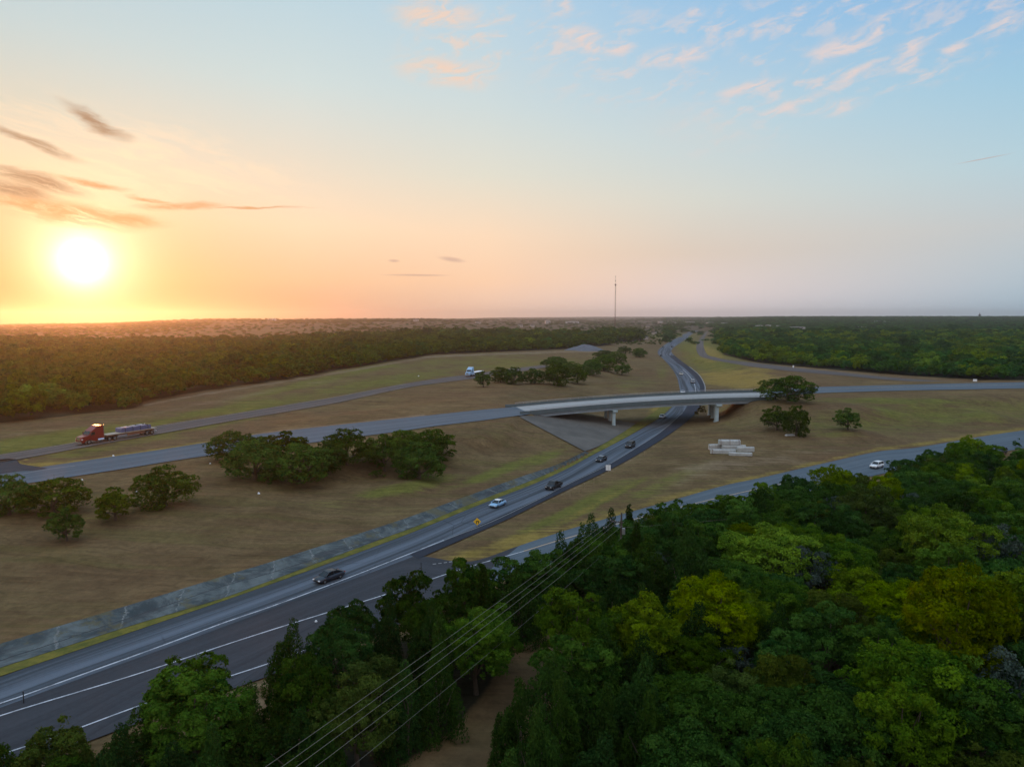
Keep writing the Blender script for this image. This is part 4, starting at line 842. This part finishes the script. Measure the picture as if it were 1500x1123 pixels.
MB().box((0, -.9, 1.0), (7.4, .22, .08)).build('top_sheet', M['sign_white'], ld)
a, b = W(716, 545, 5.02), W(684, 552, 5.02); hd2 = heading(a, b); p = a.lerp(b, .62)
semi((p.x, p.y, 5.04), hd2, M['p_blue'], 'light blue semi truck with a flatbed partly hidden behind the dark oak row', 1.4, 12.0)
# ------------------------------------------------------------------ stacked white beams on the right slope
def beam(px, py, L, w, h, rz, z0, label, ends=False, ribs=0):
    L *= .9; w *= .9; h *= .82; z = z0*.82; p = G(1068+(px-1068)*.92, py, 1.0); o = empty('concrete_beam', (p.x, p.y, p.z+z), rz, label, 'beam', 'white beams stacked on the slope')
    m = MB(); secs = []
    for x, s in ((-L/2, .80), (-L/2+.25, 1), (L/2-.25, 1), (L/2, .86)): secs.append([(x, w/2*s, .0), (x, w/2*s, h*.75), (x, w*.32*s, h), (x, -w*.32*s, h), (x, -w/2*s, h*.75), (x, -w/2*s, 0)])
    m.loft(secs); m.build('body', M['beam'], o, bevel=.03)
    for k in range(ribs): MB().box((-L/2+.5+k*(L-1)/max(1, ribs-1), 0, h*.52), (.10, w*1.02, h*1.02)).build('strap', M['rust'], o)
    return o
M['beam'] = simple('white_weathered_beam', (.40, .42, .41), .85, var=.5, scale=1.2); M['rust'] = simple('rusty_brown_steel', (.16, .075, .045), .9, var=.3)
brz = math.radians(-4)
beam(1058, 664, 8.0, 1.3, 1.5, brz, 0, 'long white beam in the front row at the left, with a brown end strap', ribs=1); beam(1086, 667, 7.2, 1.2, 1.1, math.radians(-7), 0, 'long low white beam in the front row at the right')
beam(1094, 661, 5.6, 1.2, 1.7, math.radians(-2), 0, 'short white beam at the right end behind the low one'); beam(1050, 658, 6.4, 1.3, 2.0, math.radians(8), 0, 'white beam in the rear row at the left end')
beam(1075, 659, 7.8, 1.3, 1.9, brz, 0, 'white beam in the rear row, carrying the top bundle'); beam(1068, 658.5, 7.0, 2.2, 1.7, brz, 2.0, 'ribbed white bundle with rusty brown ends on top of the stack', ribs=3)
q = G(1157, 638); o = MB().box((0, 0, .25), (3.2, 1.3, .5), top=.8).build('concrete_slab', M['beam'], None, bevel=.05); o.location = q; o.rotation_euler[2] = .2; tag(o, 'flat white slab lying left of the dark dense oak', 'slab')
# ------------------------------------------------------------------ signs, stakes, litter
def post_sign(name, px, py, w, h, zc, pmat, label, two=False, diamond=False, posts=1, z=0., mark=None):
    p = G(px, py, z); o = empty(name, p, math.atan2(-p.x, p.y), label, 'sign')
    xs = [0] if posts == 1 else [-w*.3, w*.3]
    for x in xs: MB().tube([(x, 0, -.3), (x, 0, zc+h*.3)], .05, 6).build('post', M['steel'], o)
    for cx in ((-w*.54, w*.54) if two else (0,)):
        m = MB()
        if diamond: r_ = w/2; m.add([(0, -.09, zc-r_), (r_, -.09, zc), (0, -.09, zc+r_), (-r_, -.09, zc), (0, -.06, zc-r_), (r_, -.06, zc), (0, -.06, zc+r_), (-r_, -.06, zc)], [(0, 1, 2, 3), (7, 6, 5, 4), (0, 4, 5, 1), (1, 5, 6, 2), (2, 6, 7, 3), (3, 7, 4, 0)])
        else: m.box((cx, -.08, zc), (w, .04, h))
        m.build('sign_panel', pmat, o)
    if mark == 'blob':
        MB().box((-.12, -.105, zc-.12), (.14, .015, .6)).box((.12, -.105, zc+.10), (.34, .015, .14)).box((.24, -.105, zc-.15), (.13, .015, .45)).build('symbol', M['black_plastic'], o)
    if mark == 'bar': MB().box((0, -.105, zc), (.06, .015, h)).build('frame', M['steel'], o)
    return o
post_sign('road_sign', 699, 772, 1.5, 1.5, 1.15, M['sign_yellow'], 'yellow diamond warning sign with a dark symbol on the highway shoulder', diamond=True, mark='blob')
post_sign('road_sign', 891, 691, .62, 1.45, 1.15, M['sign_white'], 'pair of tall white sign panels side by side on the dark shoulder', two=True)
post_sign('road_sign', 1428, 561, 1.8, 1.2, 1.5, M['sign_white'], 'small white sign at the foot of the right wood near the crossing road')
post_sign('road_sign', 1162, 540, 1.0, 1.5, 1.7, M['sign_white'], 'small pale sign beside the curved road in front of the right wood')
for (px, py, h, lab) in [(35, 1031, 1.3, 'thin dark post beside the near end of the highway on the left'), (617, 838, 1.5, 'thin dark post at the tip of the grass island')]:
    p = G(px, py, 0); o = MB().tube([(0, 0, -.1), (0, 0, h)], [.06, .05], 8).tube([(0, 0, h-.02), (0, 0, h+.1)], .075, 8).build('marker_post', M['black_plastic']); o.location = p; tag(o, lab, 'post')
for k, (px, py) in enumerate([(835, 727), (848, 722), (856, 716), (870, 709), (944, 668)]):
    p = G(px, py, .2); o = MB().tube([(0, 0, -.2), (0, 0, 1.5)], [.06, .045], 6).tube([(0, 0, 1.5), (0, 0, 1.58)], [.045, .01], 6).build('wooden_stake', M['brown_post']); o.location = p; tag(o, '%s thin tan stake from the left on the grass bank above the highway shoulder' % ORD[k+1], 'stake', 'stakes on the grass bank')
for px, py, s, lab in [(308, 679, .45, 'white scrap under the left end of the big oak clump'), (379, 723, .55, 'white scrap on the bare field below the big oak clump'), (120, 703, .5, 'white scrap above the oak group at the left edge'), (200, 721, .5, 'pinkish scrap between the two lone field oaks'), (613, 551, .9, 'pale scrap on the far grass left of the blue truck'), (463, 903, .35, 'white scrap on the tree tops by the highway'), (166, 668, .6, 'pale scrap on the golden grass edge below the red truck')]:
    p = G(px, py, 3) if px != 463 else W(463, 910, .1); m = MB(); k = 9; s *= .7
    vs = [(math.cos(a)*s*random.uniform(.6, 1), math.sin(a)*s*random.uniform(.5, .9), 0) for a in [6.283*i/k for i in range(k)]]+[(math.cos(a)*s*.4, math.sin(a)*s*.35, s*random.uniform(.5, .9)) for a in [6.283*i/k for i in range(k)]]
    m.add(vs, [(i, (i+1) % k, k+(i+1) % k, k+i) for i in range(k)]+[tuple(range(k, 2*k))]); o = m.build('litter', M['sign_white']); o.location = p; tag(o, lab, 'litter', 'scraps lying on the grass')
# gravel mound
p = G(856, 513.5, 5); m = MB(); Rm = 21/F*p.y; nn, kk = 36, 12; vs, fs = [], []
Hm = 9/F*p.y
for i in range(kk+1):
    for j in range(nn):
        a = 2*math.pi*j/nn; q = i/kk; r_ = Rm*q*1.15*(1+.12*math.sin(2*a+1)); h = Hm*max(0, (1-q**1.5))*(1+.10*math.sin(a*3+q*4))-.3; vs.append((r_*math.cos(a)*1.2, r_*math.sin(a)*.8, h))
for i in range(kk):
    for j in range(nn): fs.append((i*nn+j, (i+1)*nn+j, (i+1)*nn+(j+1) % nn, i*nn+(j+1) % nn))
m.add(vs, fs); o = m.build('gravel_mound', simple('dark_blue_grey_gravel', (.12, .135, .16), .95, var=.4, scale=.5), smooth=True); o.location = p; tag(o, 'big dark grey gravel mound at the end of the left field', 'gravel heap')
# ------------------------------------------------------------------ utility poles and wires
def upole(loc, rz, label, H=11.2):
    o = empty('utility_pole', loc, rz, label, 'utility pole', 'poles carrying the power line')
    MB().tube([(0, 0, -1), (0, 0, H*.5), (0, 0, H)], [.19, .16, .12], 10).build('pole', M['wood_pole'], o)
    MB().box((-.75, 0, H-1.45), (2.1, .12, .14)).build('crossarm', M['wood_pole'], o)
    for x in (-1.7, -.95, -.25): MB().tube([(x, 0, H-1.38), (x, 0, H-1.16)], [.06, .045], 8).build('insulator', M['steel'], o)
    MB().tube([(.35, .0, H-3.2), (.35, 0, H-2.3)], .24, 10).build('transformer', M['steel'], o)
    MB().box((.0, -.17, H-5.6), (.3, .03, .3)).build('number_plate', M['sign_white'], o)
    return o
P1 = W(909, 858, 0); P1.z = gz(P1.x, P1.y); P2 = Vector((-44, -6, 0)); dirw = heading(P1, P2)
pa = upole(P1, dirw+math.pi/2, 'dark wooden utility pole with crossarm rising between the two groves'); pb = upole(P2, dirw+math.pi/2, 'wooden utility pole behind the viewpoint at the near end of the wires')
ends = [(-1.7, 10.06, .9, 'topmost left wire of the power line above the near grove'), (-.95, 10.06, 1.1, 'second wire of the power line, close beside the topmost left one'), (-.25, 10.06, 1.25, 'third wire of the power line, brightest in the middle'), (.15, 9.3, 1.2, 'fourth wire of the power line, right of the bright middle one'), (.2, 7.6, 1.6, 'lowest thin dark wire of the power line near the dirt track')]
for x, z, sag, lab in ends:
    A, B = world_of(pa, (x, 0, z)), world_of(pb, (x, 0, z)); A.z, B.z = P1.z+z, P2.z+z
    pts_ = [A.lerp(B, i/48)-Vector((0, 0, sag*4*(i/48)*(1-i/48))) for i in range(49)]
    o = MB().tube(pts_, (.015 if z > 8 else .011), 6).build('power_line', M['wire']); tag(o, lab, 'wire', 'wires of the power line')
A = world_of(pa, (.15, 0, 9.)); B = A+Vector((75, 45, -3)); o = MB().tube([A.lerp(B, i/30)-Vector((0, 0, 1.6*4*(i/30)*(1-i/30))) for i in range(31)], .014, 5).build('power_line', M['wire']); tag(o, 'single thin wire running right from the utility pole over the grove', 'wire')
# ------------------------------------------------------------------ far landmarks
def mast(px, py_base, py_top, D, label):
    x = (px-CX)/F*D*COSP; z0 = gz(x, D); ztop = CAMZ+(HY-py_top)/F*D; o = empty('radio_mast', (x, D, z0), 0, label, 'radio mast'); h = ztop-z0; w = 1.2
    m = MB(); hb = h*.84
    for k in range(3): a = 2*math.pi*k/3; m.tube([(w*math.cos(a), w*math.sin(a), -2), (w*math.cos(a), w*math.sin(a), hb)], .24, 5)
    n = 30
    for i in range(n):
        for k in range(3): a, b = 2*math.pi*k/3, 2*math.pi*(k+1)/3; m.tube([(w*math.cos(a), w*math.sin(a), hb*i/n), (w*math.cos(b), w*math.sin(b), hb*(i+1)/n)], .15, 4, cap=False)
    m.build('lattice', M['mast'], o)
    MB().tube([(0, 0, hb), (0, 0, h)], .25, 6).tube([(0, 0, hb+h*.06), (0, 0, hb+h*.085)], .9, 8).tube([(0, 0, h*.985), (0, 0, h)], .8, 8).build('antenna', M['mast'], o)
    m = MB().tube([(0, 0, hb-2), (0, 0, hb+2)], 2.2, 8).build('platform', M['mast'], o)
M['mast'] = simple('rust_red_mast_steel', (.16, .07, .06), .7)
mast(901, 466, 405, 2000., 'tall thin red radio mast standing on the far horizon')
x = (1432-CX)/F*4300; z0 = gz(x, 4300.); o = empty('water_tower', (x, 4300, z0), 0, 'tiny dark tower on the horizon at the right edge', 'tower')
MB().tube([(0, 0, -2), (0, 0, 34)], 1.6, 8).build('column', M['mast'], o); MB().tube([(0, 0, 14), (0, 0, 17), (0, 0, 24), (0, 0, 27)], [2, 6.5, 6.5, 2], 12).build('tank', M['black_plastic'], o)
M['wall'] = simple('pale_house_wall', (.50, .46, .42), .9, var=.15); M['shed'] = simple('white_metal_wall', (.45, .46, .47), .6, var=.2); M['roofd'] = simple('grey_shingle_roof', (.16, .15, .15), .9); M['roofl'] = simple('pale_metal_roof', (.38, .39, .41), .6)
def house(px, py, w, dpt, h, label, shed=False, grp='houses far off in the haze'):
    p = G(px, py, 12.) if py > 480 else None
    if p is None:
        D = 3000.
        for _ in range(40):
            q = W(px, py, gz((px-CX)/F*D, D)); D = D*.6+min(6500, max(1400, q.y))*.4 if q.y > 0 else D*1.02
        xx = (px-CX)/F*D; p = Vector((xx, D, gz(xx, D)))
    o = empty('warehouse' if shed else 'house', (p.x, p.y, p.z+1.0), random.uniform(-.35, .35), label, 'warehouse' if shed else 'house', grp)
    MB().box((0, 0, h/2-1), (w, dpt, h+2)).build('wall', M['shed'] if shed else M['wall'], o); e = .6; rh = h*.18 if shed else h*.55
    MB().prism([(-w/2-e, h-.02), (w/2+e, h-.02), (w/2-(0 if shed else w*.12), h+rh), (-w/2+(0 if shed else w*.12), h+rh)] if not shed else [(-w/2-e, h), (w/2+e, h), (0, h+rh)], -dpt/2-e, dpt/2+e).build('roof', M['roofl'] if shed else M['roofd'], o)
    for k in range(3): MB().box((-w*.3+k*w*.3, -dpt/2-.04, h*.45), (w*.12, .1, h*.35)).build('window', M['glass'], o)
HS = [(1122, 489, 40, 22, 7, 'long white warehouse at the left end of the cleared strip in the right wood', True), (1104, 486, 26, 18, 7, 'white warehouse beyond the curved road, left of the cleared strip', True), (1112, 480.5, 30, 16, 8, 'white shed among the trees above the cleared strip, leftmost', True), (1126, 480.5, 24, 14, 9, 'white shed with a tall roof above the cleared strip', True),
      (1139, 481, 26, 14, 8, 'white shed above the right end of the cleared strip', True), (1142, 484.5, 34, 16, 6, 'low white shed at the right end of the cleared strip', True), (1262, 483, 30, 16, 8, 'pale shed deep in the right wood', True), (1168, 482, 60, 16, 6, 'long low pale shed in the middle of the right wood', True),
      (838, 474, 110, 40, 14, 'long white building on the horizon left of the radio mast', True), (802, 474, 40, 24, 16, 'square pale building on the horizon among the tree row', True),
      (588, 489, 26, 14, 8, 'pale house at the far edge of the left wood', False), (672, 484, 24, 14, 7, 'white house above the left wood', False), (748, 488, 20, 12, 7, 'brownish house just behind the left wood', False), (762, 479, 26, 14, 8, 'pale house in the savanna left of the mast', False),
      (780, 479, 24, 14, 8, 'pale house nearest the left of the brown field', False), (400, 470, 60, 22, 11, 'pale building on the left horizon', True), (610, 470, 40, 18, 8, 'house on the horizon right of the brown hill', False), (700, 474, 36, 18, 8, 'house in the far tree belt above the left wood', False),
      (968, 473, 60, 24, 9, 'pale building beyond the far end of the highway, leftmost', True), (985, 474, 44, 20, 9, 'small pale building beyond the far end of the highway', True), (1010, 474, 70, 24, 10, 'long pale building straight beyond the highway', True), (1040, 475, 60, 24, 9, 'pale building right of the far highway end', True), (1064, 476, 70, 26, 9, 'white building between the far highway and the right wood', True),
      (948, 480, 20, 12, 6, 'small house left of the distant highway', False), (930, 484, 18, 12, 6, 'small house left of the distant highway, nearer the mast', False), (958, 490, 16, 10, 5, 'small house near the highway bend', False), (945, 497, 15, 9, 4, 'low pale house left of the highway bend', False), (1284, 474, 120, 26, 9, 'long pale shed near the right horizon', True)]
for h_ in HS: house(h_[0], h_[1], h_[2]*.6, h_[3]*.6, h_[4]*.75, h_[5], shed=h_[6])
# ------------------------------------------------------------------ air
zlo = float(H_.min())-1.0; ztop = 166.; XH = float(R_[-1])+60
haze = MB().box((0, 0, (zlo+ztop)/2), (2*XH, 2*XH, ztop-zlo)).build('haze', None); tag(haze, 'thin warm evening haze over the whole plain', 'haze', kind='stuff')
m, t = new_mat('evening_haze'); pv = t.new('ShaderNodeVolumePrincipled', {'Color': (.86, .84, .84, 1), 'Density': HAZE_D, 'Anisotropy': .80})
o = t.new('ShaderNodeOutputMaterial'); t.l.new(pv.outputs[0], o.inputs['Volume']); haze.data.materials.append(m)
# ------------------------------------------------------------------ sky and sun
SUN_PX = (121, 384)
def pdir(px, py):
    a, b = (px-CX)/F, (py-CY)/F; return Vector((a, COSP-b*SINP, -SINP-b*COSP)).normalized()
sd_ = pdir(*SUN_PX); sun_az = math.atan2(sd_.x, sd_.y); sun_el = math.asin(sd_.z)
sun = bpy.data.objects.new('sun', bpy.data.lights.new('sun', 'SUN')); COL.objects.link(sun)
sun.data.energy = SUN_E; sun.data.color = (1.0, .35, .10); sun.data.angle = math.radians(1.2)
sun.rotation_euler = (-sd_).to_track_quat('-Z', 'Y').to_euler()
wd = bpy.data.worlds.new('World'); S.world = wd; wd.use_nodes = True; wd.node_tree.nodes.clear(); t = NT(wd.node_tree)
D = t.new('ShaderNodeTexCoord').outputs['Generated']; sx = t.new('ShaderNodeSeparateXYZ', {0: D})
el = t.m('MULTIPLY', t.m('ARCSINE', sx.outputs[2]), 180/math.pi); az = t.m('MULTIPLY', t.m('ARCTAN2', sx.outputs[0], sx.outputs[1]), 180/math.pi)
def lin(c): return tuple((x/255/12.92 if x/255 <= .04045 else ((x/255+.055)/1.055)**2.4) for x in c)
def ramp(stops):
    n = t.n.new('ShaderNodeValToRGB'); n.color_ramp.interpolation = 'EASE' if False else 'LINEAR'; e = n.color_ramp.elements
    while len(e) < len(stops): e.new(.5)
    for k, (p, c) in enumerate(sorted(stops)): e[k].position = (p+10)/100; e[k].color = (*lin(c), 1)
    t.l.new(t.m('MULTIPLY_ADD', el, .01, .1), n.inputs[0]); return n.outputs[0]
RA = [(-60, [(-10, (150, 110, 80)), (0, (90, 52, 36)), (3, (190, 140, 90)), (7, (230, 180, 130)), (12, (232, 216, 190)), (20, (196, 210, 212)), (45, (120, 165, 200)), (90, (185, 188, 190))]),
      (-34, [(-10, (150, 110, 80)), (0, (70, 40, 30)), (3, (200, 155, 105)), (7, (230, 194, 152)), (10, (240, 214, 180)), (13.5, (214, 208, 190)), (18.5, (194, 208, 208)), (24, (178, 202, 214)), (45, (120, 165, 200)), (90, (185, 188, 190))]),
      (-16, [(-10, (150, 115, 90)), (0, (205, 150, 115)), (3, (242, 194, 150)), (7, (250, 218, 182)), (12, (226, 216, 198)), (17, (204, 216, 214)), (24, (180, 206, 218)), (45, (115, 162, 202)), (90, (185, 188, 190))]),
      (-2, [(-10, (140, 115, 100)), (0, (240, 204, 184)), (3, (252, 208, 172)), (6.5, (248, 216, 184)), (11, (222, 218, 202)), (16, (202, 214, 214)), (24, (176, 204, 222)), (45, (110, 158, 205)), (90, (185, 188, 190))]),
      (14, [(-10, (110, 115, 120)), (0, (230, 216, 218)), (2, (232, 212, 206)), (5, (220, 202, 186)), (9, (212, 212, 202)), (14, (192, 210, 216)), (20, (160, 196, 222)), (25, (144, 186, 222)), (45, (98, 150, 208)), (90, (185, 188, 190))]),
      (36, [(-10, (95, 110, 120)), (0, (168, 196, 214)), (2.5, (180, 196, 206)), (6, (192, 198, 200)), (10, (178, 204, 214)), (15, (156, 196, 218)), (21, (132, 178, 220)), (45, (95, 145, 205)), (90, (185, 188, 190))]),
      (75, [(-10, (80, 95, 110)), (0, (140, 145, 155)), (8, (165, 165, 175)), (20, (150, 165, 185)), (45, (125, 150, 185)), (90, (185, 188, 190))]),
      (150, [(-10, (70, 70, 75)), (0, (125, 118, 130)), (6, (175, 150, 150)), (14, (180, 165, 165)), (30, (160, 165, 175)), (90, (185, 188, 190))])]
col = ramp(RA[0][1])
for (a0, _), (a1, stp) in zip(RA, RA[1:]): col = t.mix(t.mr(az, a0, a1, smooth=False), col, ramp(stp))
# beyond 150 degrees back round to the sunward side
col = t.mix(t.mr(az, -180, -60, smooth=True), ramp(RA[-1][1]), col)
up = t.m('ADD', t.mr(el, 27, 60, 1.0, 1.8), t.m('MULTIPLY', t.mr(t.m('ABSOLUTE', az), 60, 140), .6))  # sky out of view, overhead and behind, boosted to brighten the ground
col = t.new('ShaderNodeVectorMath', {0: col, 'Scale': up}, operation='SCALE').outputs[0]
# soft streaks of high cloud
pl = t.new('ShaderNodeCombineXYZ', {0: t.m('DIVIDE', sx.outputs[0], t.m('ADD', sx.outputs[2], .09)), 1: t.m('DIVIDE', sx.outputs[1], t.m('ADD', sx.outputs[2], .09)), 2: 0.0}).outputs[0]
AE = t.new('ShaderNodeCombineXYZ', {0: az, 1: el, 2: 0.0}).outputs[0]
def px_ae(px, py): d = pdir(px, py); return math.degrees(math.atan2(d.x, d.y)), math.degrees(math.asin(d.z))
DEG = 1/ (F*math.pi/180)
wob = t.new('ShaderNodeTexNoise', {'Vector': t.mapping(AE, (.16, .45, 1)), 'Scale': 1.0, 'Detail': 5, 'Roughness': .6}).outputs['Color']
wv = t.new('ShaderNodeVectorMath', {0: wob, 1: (-.5, -.5, -.5)}, operation='ADD').outputs[0]
AEw = t.new('ShaderNodeVectorMath', {0: AE, 1: t.new('ShaderNodeVectorMath', {0: wv, 1: (3.2, 1.3, 0)}, operation='MULTIPLY').outputs[0]}, operation='ADD').outputs[0]
def ell(px, py, rx, ry, rot, src=AEw):
    """soft ellipse in azimuth and elevation: 0 outside .. 1 inside"""
    a, e = px_ae(px, py)
    v = t.new('ShaderNodeVectorMath', {0: src, 1: (-a, -e, 0)}, operation='ADD').outputs[0]
    v = t.mapping(t.new('ShaderNodeMapping', {'Vector': v, 'Rotation': (0, 0, math.radians(rot))}).outputs[0], (1/(rx*DEG), 1/(ry*DEG), 0))
    d = t.new('ShaderNodeVectorMath', {0: v}, operation='LENGTH').outputs['Value']
    return t.mr(d, 1.0, .15)
def union(L):
    o = L[0]
    for x in L[1:]: o = t.m('MAXIMUM', o, x)
    return o
fib = t.noise(t.mapping(t.new('ShaderNodeMapping', {'Vector': AEw, 'Rotation': (0, 0, math.radians(12))}).outputs[0], (.22, 1.3, 1)), 1.0, 7, .68, .6)
fibR = t.noise(t.mapping(t.new('ShaderNodeMapping', {'Vector': AEw, 'Rotation': (0, 0, math.radians(-17))}).outputs[0], (.42, 1.25, 1)), 1.0, 7, .62, .5)
lump = t.noise(t.mapping(t.new('ShaderNodeMapping', {'Vector': AE, 'Rotation': (0, 0, math.radians(-10))}).outputs[0], (.35, .75, 1)), 1.0, 6, .6, .4)
# right-hand field of small pink clouds
R_mask = union([ell(*e) for e in [(700, 60, 150, 60, 0), (870, 60, 220, 55, 0), (990, 110, 260, 60, 0), (1130, 150, 200, 60, -14), (1250, 90, 220, 70, -18), (1400, 60, 180, 60, -14), (1150, 30, 380, 40, 0)]])
cr_ = t.mr(t.m('ADD', t.m('MULTIPLY', fibR, .55), t.m('MULTIPLY', lump, .45)), .475, .63)
spots = union([ell(*e) for e in [(655, 106, 95, 27, 5), (640, 22, 80, 34, 0), (850, 55, 55, 18, 4), (865, 72, 40, 12, 6), (818, 14, 28, 18, 0), (905, 72, 40, 14, 0), (990, 82, 90, 18, -3), (1230, 68, 60, 22, -16), (1290, 34, 75, 14, -20), (1338, 66, 34, 14, -10), (1402, 70, 24, 10, 0), (1330, 97, 28, 9, -28), (1232, 160, 34, 14, -6), (1100, 128, 60, 12, -10), (1345, 118, 75, 6, -16), (1160, 155, 70, 12, -14), (1470, 40, 34, 16, -20), (1260, 105, 50, 10, -20), (1020, 18, 26, 9, -10)]])
mR = t.m('MAXIMUM', t.m('MULTIPLY', t.m('MULTIPLY', R_mask, cr_), .6), t.m('MULTIPLY', spots, t.m('MULTIPLY', t.mr(fibR, .34, .62), .85)), clamp=True)
cc = t.mix(t.mr(az, -8, 12), lin((240, 205, 180)), lin((226, 206, 200)))
col = t.mix(mR, col, cc)
# pale veil
veil = t.m('MULTIPLY', ell(1020, 190, 130, 40, 10, AE), .28); col = t.mix(veil, col, lin((206, 206, 202)))
veil2 = t.m('MULTIPLY', t.m('MULTIPLY', ell(200, 235, 330, 70, 8), t.mr(fib, .42, .66)), .6); col = t.mix(veil2, col, lin((255, 226, 190)))
# sun glow, wide then narrow
sdn = t.new('ShaderNodeVectorMath', {0: D, 1: tuple(sd_)}, operation='DOT_PRODUCT').outputs['Value']
th = t.m('MULTIPLY', t.m('ARCCOSINE', t.m('MINIMUM', sdn, .9999999)), 180/math.pi)
def gl(sig, p=1.0): return t.m('EXPONENT', t.m('MULTIPLY', t.m('POWER', t.m('DIVIDE', th, sig), p), -1.0))
def addc(a, f, c):
    q = t.new('ShaderNodeVectorMath', {0: c, 'Scale': f}, operation='SCALE').outputs[0]; return t.new('ShaderNodeVectorMath', {0: a, 1: q}, operation='ADD').outputs[0]
col = addc(col, gl(5.2, 1.3), (.16, .12, .0)); col = addc(col, gl(3.1, 1.9), (.75, .72, .5)); col = addc(col, gl(1.5, 2.4), (.9, .9, .9))
# clouds over the sun side: grey brown where thick, orange low down
m1 = union([ell(*e) for e in [(140, 178, 50, 12, 27), (45, 210, 75, 9, 16), (50, 262, 75, 13, 12), (20, 275, 60, 16, 8)]]); m1 = t.m('MULTIPLY', t.m('MULTIPLY', m1, t.mr(fib, .24, .56)), .9, clamp=True)
col = t.mix(m1, col, lin((160, 126, 98)))
m2 = union([ell(*e) for e in [(120, 312, 110, 22, 4), (60, 300, 110, 12, 4), (270, 300, 65, 8, -3), (225, 289, 40, 4, 6), (130, 266, 60, 5, 6), (370, 304, 95, 2.5, -2), (190, 320, 60, 14, 2)]]); m2 = t.m('MULTIPLY', t.m('MULTIPLY', m2, t.mr(fib, .26, .56)), .85, clamp=True)
col = t.mix(m2, col, lin((214, 150, 96)))
m3 = t.m('MULTIPLY', union([ell(*e, AE) for e in [(662, 380, 26, 5, 8), (577, 382, 11, 3, 2), (610, 403, 65, 2.2, 0), (1440, 233, 38, 1.0, -6)]]), .55); col = t.mix(m3, col, lin((190, 150, 138)))
sky = t.new('ShaderNodeTexSky', sky_type='NISHITA', sun_disc=False, sun_elevation=sun_el, sun_rotation=sun_az, altitude=300.0, air_density=1.0, dust_density=1.5)
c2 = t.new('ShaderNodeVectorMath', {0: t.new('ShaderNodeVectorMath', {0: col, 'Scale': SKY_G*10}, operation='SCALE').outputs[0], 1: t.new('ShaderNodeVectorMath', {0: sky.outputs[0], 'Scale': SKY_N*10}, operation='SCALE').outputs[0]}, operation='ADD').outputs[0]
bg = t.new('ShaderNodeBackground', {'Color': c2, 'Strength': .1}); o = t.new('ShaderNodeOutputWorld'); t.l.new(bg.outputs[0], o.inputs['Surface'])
wd.cycles.sampling_method = 'MANUAL'; wd.cycles.sample_map_resolution = 1024
# ------------------------------------------------------------------ render settings
S.view_settings.view_transform = 'Standard'; S.view_settings.look = 'None'; S.view_settings.exposure = 0.0; S.view_settings.gamma = 1.0
S.cycles.use_denoising = True; S.cycles.max_bounces = 5; S.cycles.diffuse_bounces = 3; S.cycles.glossy_bounces = 2; S.cycles.transmission_bounces = 3; S.cycles.volume_bounces = 0; S.cycles.transparent_max_bounces = 4
S.cycles.use_adaptive_sampling = True; S.cycles.adaptive_threshold = .02; S.cycles.sample_clamp_indirect = 5.0; S.cycles.caustics_reflective = False; S.cycles.caustics_refractive = False
